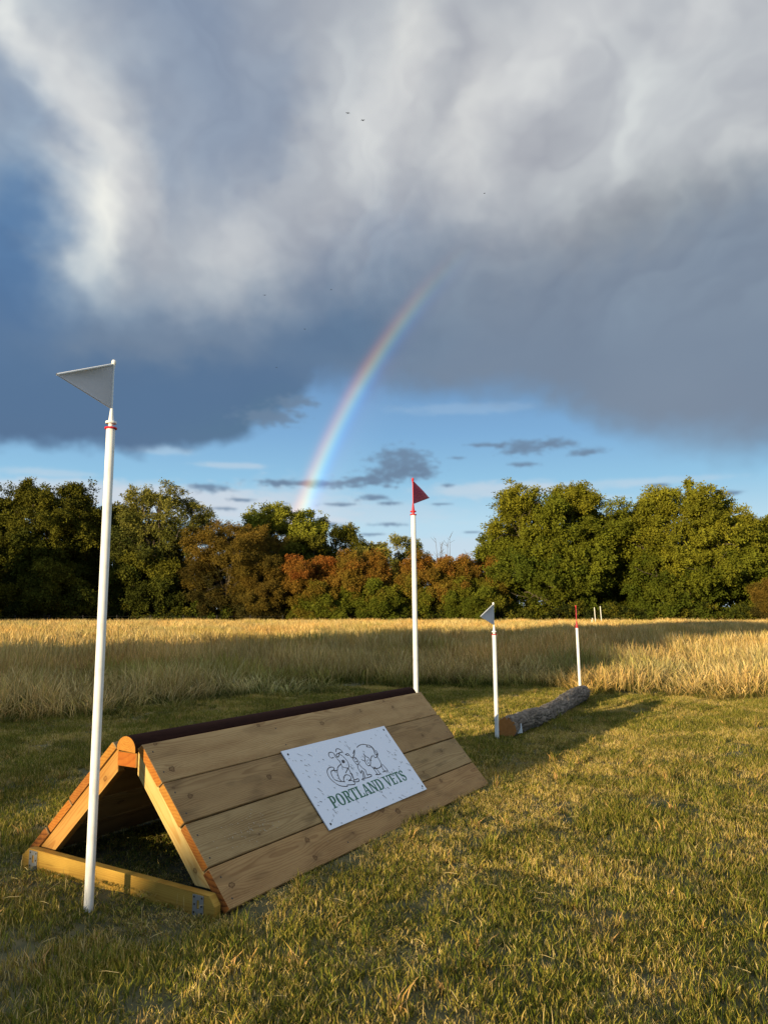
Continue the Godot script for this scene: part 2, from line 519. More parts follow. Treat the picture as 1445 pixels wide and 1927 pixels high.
func tuft(leaves: int, reach: float, long: float, wide: float, pick: int) -> ArrayMesh:   # a tuft of separate leaves on the end of a bough, each folded along its midrib
	var rng := RandomNumberGenerator.new()
	rng.seed = pick
	var v := PackedVector3Array()
	var c := PackedColorArray()
	var idx := PackedInt32Array()
	var hearts := []
	for i in 7:
		hearts.append(Vector3(rng.randfn(), rng.randfn() * 0.8, rng.randfn()) * reach * 0.52)
	for i in leaves:
		var at: Vector3 = hearts[i % 7] + Vector3(rng.randfn(), rng.randfn(), rng.randfn()) * reach * 0.26
		var dir := (at * 0.8 / reach + Vector3(rng.randfn(), rng.randfn() * 0.7 - 0.1, rng.randfn())).normalized()
		var side := dir.cross(Vector3(rng.randfn(), rng.randfn() + 1.2, rng.randfn())).normalized()
		var up := side.cross(dir)
		var l := long * rng.randf_range(0.7, 1.3)
		var w := wide * rng.randf_range(0.75, 1.25)
		var k := rng.randf_range(0.72, 1.28)
		var b := v.size()
		v.append_array(PackedVector3Array([at, at + dir * l * 0.45 + side * w + up * w * 0.25, at + dir * l, at + dir * l * 0.45 - side * w + up * w * 0.25]))
		for q in 4:
			c.append(Color(k, k * rng.randf_range(0.95, 1.05), k * 0.95))
		idx.append_array(PackedInt32Array([b, b + 2, b + 1, b, b + 3, b + 2]))
	var arrays := []
	arrays.resize(Mesh.ARRAY_MAX)
	arrays[Mesh.ARRAY_VERTEX] = v
	arrays[Mesh.ARRAY_COLOR] = c
	arrays[Mesh.ARRAY_INDEX] = idx
	var mesh := ArrayMesh.new()
	mesh.add_surface_from_arrays(Mesh.PRIMITIVE_TRIANGLES, arrays)
	var st := SurfaceTool.new()
	st.create_from(mesh, 0)
	st.generate_normals()
	return st.commit()


class Copies3D:
	var buffer := PackedFloat32Array()
	var count := 0
	func add(t: Transform3D, c: Color) -> void:
		var b := t.basis
		var o := t.origin
		buffer.append_array(PackedFloat32Array([b.x.x, b.y.x, b.z.x, o.x, b.x.y, b.y.y, b.z.y, o.y, b.x.z, b.y.z, b.z.z, o.z, c.r, c.g, c.b, 1.0]))
		count += 1
	func multi(mesh: Mesh, mat: Material) -> MultiMeshInstance3D:
		var mm := MultiMesh.new()
		mm.transform_format = MultiMesh.TRANSFORM_3D
		mm.use_colors = true
		mm.mesh = mesh
		mm.instance_count = count
		mm.buffer = buffer
		var o := MultiMeshInstance3D.new()
		o.multimesh = mm
		o.material_override = mat
		return o


var sprigs := {}
var bark_mat: StandardMaterial3D
var leaf_mat: StandardMaterial3D


# x, z: foot; top: height; wide: half width; low: where the leaves begin; lobes: how many boughs carry foliage; loose: 0 dense to 1 airy
func tree(called: String, label: String, category: String, group: String, x: float, z: float, top: float, wide: float, low: float, lobes: int, loose: float, kind: String, tones: Array, pick: int, many := 1.0) -> void:
	var rng := RandomNumberGenerator.new()
	rng.seed = pick
	var o := thing(called, label, category, group)
	o.position = Vector3(x, 0, z)
	var centre := Vector3(0, (top + low) * 0.5, 0)
	var half := Vector3(wide, (top - low) * 0.5, wide * 0.85)
	var st := starts()
	var bush := low < 1.0 and top < 8.0
	var foot_r := top * (0.022 if not bush else 0.012)
	var fork := Vector3(rng.randf_range(-0.3, 0.3), maxf(0.8, top * (0.28 if not bush else 0.12)), 0.0)
	if not bush:
		tube(st, PackedVector3Array([Vector3(0, -0.1, 0), Vector3(0.02, 0.5, 0), fork * Vector3(0.5, 0.6, 1), fork, fork + Vector3(0.1, top * 0.25, 0.1), fork + Vector3(-0.1, top * 0.5, 0)]), PackedFloat32Array([foot_r * 1.5, foot_r * 1.1, foot_r, foot_r * 0.9, foot_r * 0.55, foot_r * 0.2]), 9)
	var copies := Copies3D.new()
	for i in lobes:
		# boughs spread over the crown by the golden angle, so that its outline bulges unevenly
		var h := (i + 0.5) / lobes
		var phi := i * 2.39996 + rng.randf_range(-0.4, 0.4)
		var y := lerpf(-0.92, 0.98, h)
		var ring := sqrt(maxf(0.0, 1.0 - y * y * 0.92))
		var depth := rng.randf_range(0.50, 0.88)
		if y > 0.55:
			depth = rng.randf_range(0.76, 0.92)
		var at := centre + Vector3(cos(phi) * ring * half.x, y * half.y, sin(phi) * ring * half.z) * depth
		var size := minf(wide, (top - low) * 0.5) * rng.randf_range(0.30, 0.46) * (0.86 if y > 0.6 else 1.0)
		at.y = clampf(at.y, low + size * 0.55, top - size * 0.62)
		var start := fork if not bush else Vector3(rng.randf_range(-0.3, 0.3) * wide, 0, rng.randf_range(-0.2, 0.2))
		if not bush and at.y < fork.y + 0.6:
			start = Vector3(0, fork.y * 0.55, 0)
		var bend := start.lerp(at, 0.5) + Vector3(rng.randf_range(-0.4, 0.4), 0.1 * top * (0.4 - y * 0.3), rng.randf_range(-0.4, 0.4))
		var r0 := foot_r * rng.randf_range(0.30, 0.5)
		tube(st, PackedVector3Array([start, start.lerp(bend, 0.6), bend, bend.lerp(at, 0.6), at]), PackedFloat32Array([r0, r0 * 0.85, r0 * 0.62, r0 * 0.4, r0 * 0.2]), 5)
		for q in 3:
			var tip := at + Vector3(rng.randfn(), rng.randfn() * 0.8 + 0.3, rng.randfn()).normalized() * size * 0.85
			tube(st, PackedVector3Array([bend.lerp(at, 0.7), at.lerp(tip, 0.5), tip]), PackedFloat32Array([r0 * 0.3, r0 * 0.2, 0.012]), 4)
		# each bough carries tufts of leaves, gathered into smaller sprays
		var sprays := int(lerpf(10.0, 7.0, loose) * many)
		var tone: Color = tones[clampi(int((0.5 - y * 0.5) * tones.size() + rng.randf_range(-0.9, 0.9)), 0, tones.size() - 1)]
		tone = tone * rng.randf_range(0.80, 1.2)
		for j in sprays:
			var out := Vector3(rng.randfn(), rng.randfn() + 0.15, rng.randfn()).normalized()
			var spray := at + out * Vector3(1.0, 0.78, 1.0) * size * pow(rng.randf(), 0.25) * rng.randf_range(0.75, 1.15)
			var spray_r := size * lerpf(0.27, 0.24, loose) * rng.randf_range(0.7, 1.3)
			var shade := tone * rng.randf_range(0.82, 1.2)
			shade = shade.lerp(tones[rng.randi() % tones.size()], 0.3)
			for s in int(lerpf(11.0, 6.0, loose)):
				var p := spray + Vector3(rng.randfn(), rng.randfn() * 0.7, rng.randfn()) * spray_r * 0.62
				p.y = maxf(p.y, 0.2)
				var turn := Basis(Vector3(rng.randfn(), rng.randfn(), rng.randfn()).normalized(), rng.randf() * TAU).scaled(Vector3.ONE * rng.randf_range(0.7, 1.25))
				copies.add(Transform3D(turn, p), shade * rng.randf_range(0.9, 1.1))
	st.generate_normals()
	part("trunk" if not bush else "stems", st.commit(), bark_mat, o)
	var crown := copies.multi(sprigs[kind], leaf_mat)
	crown.name = "crown"
	crown.set_meta("kind", "stuff")
	o.add_child(crown)


func bare_twigs(called: String, label: String, x: float, z: float, top: float, pick: int) -> void:
	var rng := RandomNumberGenerator.new()
	rng.seed = pick
	var o := thing(called, label, "sapling")
	o.position = Vector3(x, 0, z)
	var st := starts()
	for i in 7:
		var foot := Vector3(rng.randf_range(-0.6, 0.6), 3.0, rng.randf_range(-0.3, 0.3))
		var tip := Vector3(foot.x + rng.randf_range(-0.9, 0.9), top * rng.randf_range(0.8, 1.0), foot.z)
		var mid := foot.lerp(tip, 0.5) + Vector3(rng.randf_range(-0.2, 0.2), 0, 0)
		tube(st, PackedVector3Array([Vector3(foot.x * 0.4, 0, 0), foot, mid, tip]), PackedFloat32Array([0.06, 0.045, 0.03, 0.012]), 4)
		for k in 7:
			var s := foot.lerp(tip, rng.randf_range(0.4, 1.0))
			tube(st, PackedVector3Array([s, s + Vector3(rng.randf_range(-0.6, 0.6), rng.randf_range(0.2, 0.8), rng.randf_range(-0.3, 0.3))]), PackedFloat32Array([0.018, 0.008]), 3)
	st.generate_normals()
	part("stems", st.commit(), bark_mat, o)


func build_trees() -> void:
	bark_mat = paint(Color(0.12, 0.095, 0.065), 0.95)
	leaf_mat = leafy(Color(1, 1, 1))
	sprigs = {"oak": tuft(56, 0.36, 0.19, 0.058, 3), "ash": tuft(44, 0.38, 0.19, 0.042, 4), "thorn": tuft(60, 0.33, 0.115, 0.04, 5), "screen": tuft(40, 0.55, 0.5, 0.2, 6)}
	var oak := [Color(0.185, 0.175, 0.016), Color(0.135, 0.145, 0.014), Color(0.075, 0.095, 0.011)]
	var deep := [Color(0.115, 0.108, 0.013), Color(0.068, 0.075, 0.011), Color(0.026, 0.034, 0.008)]  # olive tops, near-black feet: light and shade put into the leaf colour
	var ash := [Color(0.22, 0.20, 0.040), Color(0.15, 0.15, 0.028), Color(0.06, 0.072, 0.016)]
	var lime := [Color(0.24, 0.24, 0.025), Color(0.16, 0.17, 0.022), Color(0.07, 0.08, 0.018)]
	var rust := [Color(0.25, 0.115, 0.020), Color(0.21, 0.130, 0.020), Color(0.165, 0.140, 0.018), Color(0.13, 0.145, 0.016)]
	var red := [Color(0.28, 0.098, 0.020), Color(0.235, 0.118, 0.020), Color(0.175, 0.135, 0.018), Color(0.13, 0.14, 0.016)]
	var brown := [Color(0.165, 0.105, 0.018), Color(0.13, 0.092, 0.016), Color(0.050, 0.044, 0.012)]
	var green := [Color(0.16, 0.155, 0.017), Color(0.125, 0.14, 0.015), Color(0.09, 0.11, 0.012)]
	var g := "trees and hawthorns along the far field edge"
	# the right-hand oaks
	tree("oak_tree", "broad round oak standing behind the red-topped far pole", "tree", g, 16.4, -76.0, 13.6, 7.2, 0.2, 40, 0.15, "oak", oak, 101, 1.5)
	tree("oak_tree", "brightest yellow-green oak at the right end of the far hedge", "tree", g, 29.3, -75.5, 13.4, 6.8, 0.2, 38, 0.12, "oak", oak, 102, 1.5)
	tree("oak_tree", "lower oak cut by the right edge of the photo", "tree", g, 38.2, -77.5, 11.2, 5.0, 0.3, 26, 0.2, "oak", oak, 103, 1.2)
	tree("oak_tree", "small oak filling the dip between the two big right-hand oaks", "tree", g, 23.0, -80.0, 11.2, 4.0, 0.3, 22, 0.2, "oak", oak, 104, 1.2)
	# the left-hand trees
	tree("oak_tree", "dark green oak with a peaked top at the left edge", "tree", g, -33.2, -76.0, 14.3, 6.0, 0.3, 36, 0.2, "oak", deep, 105, 1.4)
	tree("oak_tree", "lower dark oak between the peaked oak and the airy tree", "tree", g, -27.2, -79.0, 12.2, 4.4, 0.3, 26, 0.25, "oak", deep, 106, 1.3)
	tree("oak_tree", "dark oak beyond the left edge whose boughs reach into view", "tree", g, -40.5, -75.0, 12.6, 5.0, 0.3, 28, 0.2, "oak", deep, 107, 1.2)
	tree("broadleaf_tree", "tall airy tree with pale boughs showing, left of the brown hawthorn", "tree", g, -22.0, -75.5, 14.1, 4.6, 3.2, 30, 0.75, "ash", ash, 108, 1.25)
	tree("leafy_bush", "dark bush under the airy tree", "bush", g, -22.5, -74.5, 6.6, 4.4, 0.1, 20, 0.1, "oak", deep, 109, 1.3)
	tree("leafy_bush", "dark bush under the peaked left oak", "bush", g, -31.0, -72.5, 5.8, 4.6, 0.1, 20, 0.1, "oak", deep, 110, 1.2)
	tree("hawthorn_tree", "large brown hawthorn left of the yellow-green tree", "tree", g, -15.0, -74.0, 9.8, 4.9, 0.2, 34, 0.25, "thorn", brown, 111, 1.6)
	# the middle of the hedge
	tree("broadleaf_tree", "yellow-green round-topped tree behind the brown hawthorn", "tree", g, -12.2, -87.0, 13.6, 5.4, 0.5, 34, 0.25, "oak", lime, 112, 1.5)
	tree("broadleaf_tree", "dark loose tree right of the foot of the rainbow", "tree", g, -5.4, -87.0, 11.9, 3.6, 1.0, 22, 0.75, "ash", deep, 113, 1.3)
	tree("broadleaf_tree", "low dark tree in the gap under the foot of the rainbow", "tree", g, -8.6, -84.0, 9.6, 3.0, 0.5, 18, 0.4, "oak", deep, 114, 1.2)
	tree("broadleaf_tree", "thin pale tree close behind the tall red-flagged pole", "tree", g, 1.6, -87.0, 10.3, 3.2, 1.0, 20, 0.85, "ash", ash, 115, 1.15)
	tree("broadleaf_tree", "thin pale tree between the dark loose tree and the red-flagged pole", "tree", g, -1.9, -86.0, 9.6, 2.4, 1.0, 16, 0.8, "ash", ash, 116, 1.1)
	tree("hawthorn_tree", "red-orange hawthorn at the left of the middle hedge", "tree", g, -6.9, -73.2, 6.6, 3.7, 0.1, 24, 0.2, "thorn", red, 117, 1.7)
	tree("hawthorn_tree", "orange and green hawthorn left of the tall red-flagged pole", "tree", g, -2.2, -73.8, 6.9, 3.3, 0.1, 24, 0.2, "thorn", rust, 118, 1.7)
	tree("hawthorn_tree", "rust-coloured hawthorn right of the tall red-flagged pole", "tree", g, 4.8, -74.2, 6.7, 3.9, 0.1, 26, 0.2, "thorn", rust, 119, 1.7)
	tree("hawthorn_tree", "brown-orange hawthorn against the left side of the broad oak", "tree", g, 8.6, -75.5, 6.5, 3.4, 0.1, 24, 0.2, "thorn", rust, 120, 1.6)
	tree("leafy_bush", "bright green bush at the foot of the red-orange hawthorn", "bush", g, -5.2, -72.4, 3.6, 2.7, 0.0, 16, 0.25, "thorn", green, 121, 1.3)
	tree("leafy_bush", "green bush at the foot of the orange and green hawthorn", "bush", g, -0.5, -72.6, 4.2, 2.6, 0.0, 16, 0.25, "thorn", green, 122, 1.3)
	tree("leafy_bush", "green bush between the rust hawthorn and the broad oak", "bush", g, 8.4, -72.8, 4.4, 2.8, 0.0, 16, 0.25, "thorn", green, 123, 1.3)
	tree("hawthorn_tree", "brown hawthorn low at the right edge in front of the oaks", "tree", g, 36.4, -71.5, 4.4, 2.4, 0.1, 16, 0.2, "thorn", brown, 124, 1.4)
	tree("hawthorn_tree", "dark brown hawthorn low in front of the big brown one", "tree", g, -11.2, -72.5, 5.4, 2.6, 0.1, 18, 0.2, "thorn", brown, 125, 1.5)
	bare_twigs("bare_sapling", "thin bare stems rising from the hedge right of the red-flagged pole", 5.9, -76.0, 8.8, 126)
	bare_twigs("bare_sapling", "thin bare stems rising against the left flank of the broad oak", 9.2, -78.0, 8.2, 127)
	# behind the photographer: what throws the long shadows over the field
	var s := "trees behind the photographer that shade the field"
	for k in [[-14.6, 3.6, 11.8, "left one of two oaks behind the viewer that shade the meadow"], [-9.6, 3.1, 11.2, "right one of two oaks behind the viewer that shade the meadow"]]:
		var at := across(k[0], -46.0)
		tree("shade_oak", k[3], "tree", s, at.x, at.z, k[2], k[1], 0.2, 34, 0.3, "screen", deep, 201 + int(k[2] * 10), 0.62)
	for k in [[-9.0, 2.42, "leftmost of three clipped hawthorns behind the viewer"], [-4.2, 2.33, "middle one of three clipped hawthorns behind the viewer"], [0.6, 2.14, "rightmost of three clipped hawthorns behind the viewer"]]:
		var at := across(k[0], -30.0)
		tree("hedge_bush", k[2], "bush", s, at.x, at.z, k[1], 2.9, 0.1, 16, 0.0, "screen", deep, 240 + int(k[0]), 0.8)
	tree("oak_tree", "unseen oak added beyond the left edge to shade the foot of the dark left trees", "tree", s, -45.0, -53.0, 9.0, 4.2, 0.2, 26, 0.0, "screen", deep, 251, 1.0)  # two unseen trees added to throw shade on the left trees
	tree("oak_tree", "farther unseen oak added beyond the left edge to shade the dark left trees", "tree", s, -50.0, -63.0, 9.0, 4.2, 0.2, 26, 0.0, "screen", deep, 252, 1.0)
	# brambles and nettles along the hedge foot, and scrub behind it
	var scrub := Copies3D.new()
	var rng := RandomNumberGenerator.new()
	rng.seed = 333
	for i in 7500:
		var back := rng.randf() < 0.35
		var x := rng.randf_range(-60.0, 60.0)
		var z := -79.0 - rng.randf() * 14.0 if back else -72.0 - rng.randf() * 5.0
		var h := (1.7 + 1.3 * broad.get_noise_1d(x * 0.35)) * (2.3 if back else 1.0)
		var y := h * pow(rng.randf(), 0.8)
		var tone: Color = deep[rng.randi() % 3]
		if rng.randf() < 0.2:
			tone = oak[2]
		scrub.add(Transform3D(Basis(Vector3(rng.randfn(), rng.randfn(), rng.randfn()).normalized(), rng.randf() * TAU).scaled(Vector3.ONE * (1.5 if back else 1.0)), Vector3(x, y, z)), tone * rng.randf_range(0.8, 1.2))
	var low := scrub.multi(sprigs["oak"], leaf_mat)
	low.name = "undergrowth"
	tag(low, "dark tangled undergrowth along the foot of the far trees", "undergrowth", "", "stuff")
	add_child(low)


func across(u: float, t: float) -> Vector3:   # u metres to the right of the sun's line through the viewer, t metres along it
	var a := deg_to_rad(SHADOW_AZIMUTH)
	return Vector3(u * cos(a) + t * sin(a), 0, u * sin(a) - t * cos(a))


func build_fence() -> void:
	var o := thing("wire_fence", "weathered post and wire fence along the dark foot of the left trees", "fence")
	var grey := paint(Color(0.035, 0.03, 0.024), 0.95)
	var steel := paint(Color(0.06, 0.06, 0.06), 0.6)
	var rng := RandomNumberGenerator.new()
	rng.seed = 77
	var from := Vector3(-44, 0, -67.5)
	var to := Vector3(-9, 0, -69.5)
	var n := 13
	for i in n:
		var p := from.lerp(to, i / float(n - 1))
		var box := lathe(PackedVector2Array([Vector2(0.0, -0.3), Vector2(0.04, -0.3), Vector2(0.036, 1.1), Vector2(0.0, 1.12)]), 8)
		part("post", box, grey, o, Transform3D(Basis(Vector3(0, 0, 1), rng.randf_range(-0.05, 0.05)), p))
	for h in [0.4, 0.7, 1.0]:
		var st := starts()
		var pts := PackedVector3Array()
		var rad := PackedFloat32Array()
		for i in n * 2 - 1:
			pts.append(from.lerp(to, i / float(n * 2 - 2)) + Vector3(0, h - (0.03 if i % 2 else 0.0), 0.06))
			rad.append(0.003)
		tube(st, pts, rad, 5)
		st.generate_normals()
		part("wire", st.commit(), steel, o)
	# pale stakes at the field edge, far off
	var white := paint(Color(0.72, 0.70, 0.62), 0.5)
	var stakes := [[16.55, -62.0, 0.75, 0.0, "shortest pale stake in the far group before the broad oak"], [16.9, -63.0, 0.9, 0.04, "short pale stake beside the two tall ones at the far field edge"], [17.15, -63.0, 1.75, 0.05, "tall pale stake, left of the pair before the broad oak"], [17.65, -63.0, 1.85, 0.06, "tallest pale stake, right of the pair before the broad oak"]]
	for s in stakes:
		var stake := part(numbered("marker_stake"), lathe(PackedVector2Array([Vector2(0.0, 0.0), Vector2(0.038, 0.0), Vector2(0.036, s[2]), Vector2(0.0, s[2] + 0.01)]), 8), white, self, Transform3D(Basis(Vector3(0, 0, 1), s[3]), Vector3(s[0], 0, s[1])))
		tag(stake, s[4], "stake", "pale stakes at the far field edge")


# ---------------------------------------------------------------- the wooden fence

# grain along x, knots given as [metres along, metres across, radius, pale wing 0 or 1]
func wood_picture(w: int, h: int, long: float, wide: float, light: Color, dark: Color, knots: Array, pick: int, dirt := 0.3) -> ImageTexture:
	var n := FastNoiseLite.new()
	n.seed = pick
	n.frequency = 1.0
	n.fractal_octaves = 3
	var data := PackedByteArray()
	data.resize(w * h * 3)
	var at := 0
	var heart := wide * (0.35 + 0.3 * sin(pick * 1.7))     # where the heart of the tree lay under the face
	for y in h:
		var py := (y + 0.5) / h * wide
		for x in w:
			var px := (x + 0.5) / w * long
			var sway := 0.022 * n.get_noise_2d(px * 0.7, py * 4.0) + 0.006 * n.get_noise_2d(px * 3.0 + 9.0, py * 12.0)
			var under := 0.034 + 0.030 * n.get_noise_1d(px * 0.55 + pick)
			var knotted := 0.0
			var wing := 0.0
			var core := 1.0
			var push := 0.0
			for k in knots:
				var dx: float = px - k[0]
				var dy: float = py - k[1]
				var r: float = k[2] * 0.72
				if absf(dx) < r * 12.0:
					var far := dx * dx / (r * r * 16.0) + dy * dy / (r * r * 4.0)
					push += signf(dy + 0.0001) * r * 1.0 * exp(-far)
					var d := sqrt(dx * dx * 0.55 + dy * dy) / r + 0.35 * n.get_noise_2d(px * 40.0, py * 40.0)
					if d < 1.3:
						knotted = maxf(knotted, smoothstep(1.3, 0.8, d))
						core = d
					knotted = maxf(knotted, 0.26 * exp(-far * 1.1))
					if k[3] > 0.0:
						wing = maxf(wing, k[3] * exp(-dx * dx / (r * r * 26.0) - pow((dy - 0.28 * dx) / (r * 0.7), 2.0)))
			var ring := sqrt(pow(py - heart + sway + push, 2.0) + under * under)
			var band := fposmod(ring * 105.0 + 0.6 * n.get_noise_2d(px * 0.6, py * 10.0), 1.0)
			var late := smoothstep(0.30, 0.88, band) * (1.0 - smoothstep(0.90, 1.0, band))
			var fibre := n.get_noise_2d(px * 12.0, py * 520.0)
			var mottle := n.get_noise_2d(px * 1.4 + 11.0, py * 9.0 + 3.0)
			var soil := smoothstep(0.10, 0.65, n.get_noise_2d(px * 2.2 + 50.0, py * 7.0)) * dirt
			var c := light.lerp(dark, clampf(0.14 + 0.50 * late + 0.15 * fibre + 0.38 * mottle, 0, 1))
			c = c.lerp(light * 1.5, 0.8 * wing * (1.0 - smoothstep(1.2, 0.8, core)))
			c = c.lerp(Color(dark.r * 0.36, dark.g * 0.30, dark.b * 0.26), knotted * (0.9 if core > 0.72 else 0.45 + 0.3 * sin(core * 15.0)))
			c = c.lerp(Color(dark.r * 0.62, dark.g * 0.68, dark.b * 0.75), soil)
			c = c.linear_to_srgb()
			data[at] = clampi(int(c.r * 255.0), 0, 255)
			data[at + 1] = clampi(int(c.g * 255.0), 0, 255)
			data[at + 2] = clampi(int(c.b * 255.0), 0, 255)
			at += 3
	return ImageTexture.create_from_image(Image.create_from_data(w, h, false, Image.FORMAT_RGB8, data))


func end_picture(side: int, light: Color, dark: Color, pick: int, centre: Vector2, rings: float) -> ImageTexture:
	var n := FastNoiseLite.new()
	n.seed = pick
	n.frequency = 1.0
	var data := PackedByteArray()
	data.resize(side * side * 3)
	var at := 0
	for y in side:
		for x in side:
			var p := Vector2(x, y) / side
			var d := (p - centre).length() + 0.02 * n.get_noise_2d(p.x * 5.0, p.y * 5.0)
			var band := fposmod(d * rings, 1.0)
			var c := light.lerp(dark, clampf(0.25 + 0.5 * smoothstep(0.4, 0.95, band) + 0.35 * n.get_noise_2d(p.x * 70.0, p.y * 70.0) + 0.3 * n.get_noise_2d(p.x * 6.0 + 4.0, p.y * 6.0), 0, 1)).linear_to_srgb()
			data[at] = clampi(int(c.r * 255.0), 0, 255)
			data[at + 1] = clampi(int(c.g * 255.0), 0, 255)
			data[at + 2] = clampi(int(c.b * 255.0), 0, 255)
			at += 3
	return ImageTexture.create_from_image(Image.create_from_data(side, side, false, Image.FORMAT_RGB8, data))


func timber_look(tex: Texture2D, rough := 0.72, relief := 0.04) -> StandardMaterial3D:
	var m := StandardMaterial3D.new()
	m.albedo_texture = tex
	m.roughness = rough
	m.metallic_specular = 0.35
	m.heightmap_enabled = relief > 0.0
	m.heightmap_texture = tex
	m.heightmap_scale = relief
	return m


const FENCE_LONG := 3.2
const FENCE_AT := Vector3(-1.411, 0, -4.387)
const FENCE_TURN := -30.8

var fence_frame := Transform3D()


func screw_at(parent: Node, mat: Material, p: Vector3, n: Vector3) -> void:
	var b := Basis(Quaternion(Vector3.UP, n.normalized()))
	part("screw", screw_mesh, mat, parent, Transform3D(b, p))

var screw_mesh: ArrayMesh


func build_jump() -> void:
	fence_frame = Transform3D(Basis(Vector3.UP, deg_to_rad(FENCE_TURN)), FENCE_AT)
	screw_mesh = lathe(PackedVector2Array([Vector2(0.0055, -0.002), Vector2(0.0055, 0.0006), Vector2(0.003, 0.0012), Vector2(0.0, 0.0004)]), 8)
	var o := thing("wooden_jump", "low tent-shaped jump of planed planks with a dark rounded ridge", "jump")
	o.transform = fence_frame
	var tan := Color(0.435, 0.285, 0.125)
	var brown := Color(0.195, 0.104, 0.036)
	var looks := []
	looks.append(timber_look(wood_picture(1280, 104, 3.2, 0.25, tan * Color(1.04, 1.04, 1.02), brown * 1.25, [[0.09, 0.02, 0.014, 0.0], [0.96, 0.03, 0.016, 0.2], [1.60, 0.11, 0.022, 0.2], [2.55, 0.03, 0.013, 0.0], [0.11, 0.19, 0.022, 0.3], [2.62, 0.10, 0.018, 0.3], [2.15, 0.08, 0.012, 0.0]], 21)))
	looks.append(timber_look(wood_picture(1280, 104, 3.2, 0.25, tan * Color(0.80, 0.78, 0.74), brown * 0.95, [[0.13, 0.12, 0.019, 0.2], [0.78, 0.14, 0.022, 0.9], [0.05, 0.05, 0.010, 0.0], [2.75, 0.16, 0.016, 0.0]], 22, 0.45)))
	looks.append(timber_look(wood_picture(1280, 104, 3.2, 0.25, tan * Color(0.86, 0.90, 0.90), brown * Color(0.95, 1.02, 1.0), [[0.45, 0.19, 0.009, 0.0], [2.86, 0.08, 0.018, 0.3], [2.4, 0.19, 0.013, 0.0]], 23, 0.5)))
	looks.append(timber_look(wood_picture(1280, 104, 3.2, 0.25, tan * Color(0.92, 0.85, 0.76), brown * Color(1.05, 0.95, 0.85), [[0.09, 0.14, 0.021, 1.0], [0.78, 0.08, 0.022, 1.0], [0.76, 0.19, 0.02, 1.0], [1.62, 0.08, 0.035, 0.0], [1.78, 0.14, 0.03, 0.6], [2.55, 0.06, 0.02, 0.5], [1.2, 0.15, 0.01, 0.0]], 24, 0.35)))
	var orange := [Color(0.42, 0.165, 0.022), Color(0.27, 0.075, 0.008)]
	var ends := [timber_look(end_picture(128, orange[0], orange[1], 31, Vector2(0.4, 1.4), 16.0), 0.8, 0.03), timber_look(end_picture(128, Color(0.42, 0.20, 0.032), Color(0.30, 0.11, 0.014), 32, Vector2(0.6, -0.5), 14.0), 0.8, 0.03), timber_look(end_picture(128, Color(0.35, 0.14, 0.022), Color(0.22, 0.06, 0.008), 33, Vector2(0.5, 1.9), 18.0), 0.8, 0.05)]
	var rough_end := timber_look(end_picture(128, Color(0.30, 0.11, 0.022), Color(0.07, 0.022, 0.007), 34, Vector2(0.5, 1.9), 9.0), 0.95, 0.5)
	# planks: the right-hand slope, seen with the sign on it, then the left-hand one
	var slopes := [[Vector2(0.105, 0.727), Vector2(0.76, 0.0)], [Vector2(-0.128, 0.722), Vector2(-0.86, 0.0)]]
	var cuts := [0.0, 0.2485, 0.496, 0.7545, 0.985]
	for s in 2:
		var top: Vector2 = slopes[s][0]
		var down: Vector2 = (slopes[s][1] - top).normalized()
		var out := Vector2(-down.y, down.x) if s == 0 else Vector2(down.y, -down.x)
		for i in 4:
			var gap := 0.0045 if i < 2 else 0.007
			var tilt: float = [0.0, 0.002, -0.001, 0.003][i]
			var a: Vector2 = top + down * (cuts[i] + (gap if i else 0.0))
			var b: Vector2 = top + down * (cuts[i + 1] - 0.001)
			var lift := out * tilt
			var sec := PackedVector2Array([a + lift, a - out * 0.045, b - out * 0.045, b + lift])
			if s == 1:
				sec.reverse()
			if s == 0:
				sec.reverse()
				sec.reverse()
			var area := 0.0
			for k in 4:
				area += sec[k].cross(sec[(k + 1) % 4])
			if area < 0.0:
				sec.reverse()
			var far: float = [-3.225, -3.23, -3.215, -3.205][i]
			var near: float = [0.002, 0.0, -0.003, 0.004][i]
			var mesh := timber(sec, near, far, looks[i if s == 0 else (i + 2) % 4], rough_end if i == 3 else ends[(i + s) % 3], 0.004, down, 0.25, 0.0 if s == 0 else 0.37)
			part("plank", mesh, null, o)
			if s == 0:
				for z in [-0.045, -1.1, -2.15, -3.16]:
					for f in [0.25, 0.78]:
						var p: Vector2 = a.lerp(b, f + 0.05 * sin(z * 9.0 + i)) + lift
						screw_at(o, screw_mat(), Vector3(p.x, p.y, z), Vector3(out.x, out.y, 0))
	# rafters under the planks, at both ends and twice between
	var pale := timber_look(wood_picture(512, 48, 1.1, 0.1, Color(0.60, 0.43, 0.155), Color(0.44, 0.235, 0.055), [[0.78, 0.05, 0.016, 0.4]], 41, 0.0))
	var honey := timber_look(wood_picture(512, 48, 1.1, 0.1, Color(0.46, 0.25, 0.062), Color(0.32, 0.13, 0.022), [[0.25, 0.06, 0.017, 0.0]], 42, 0.0))
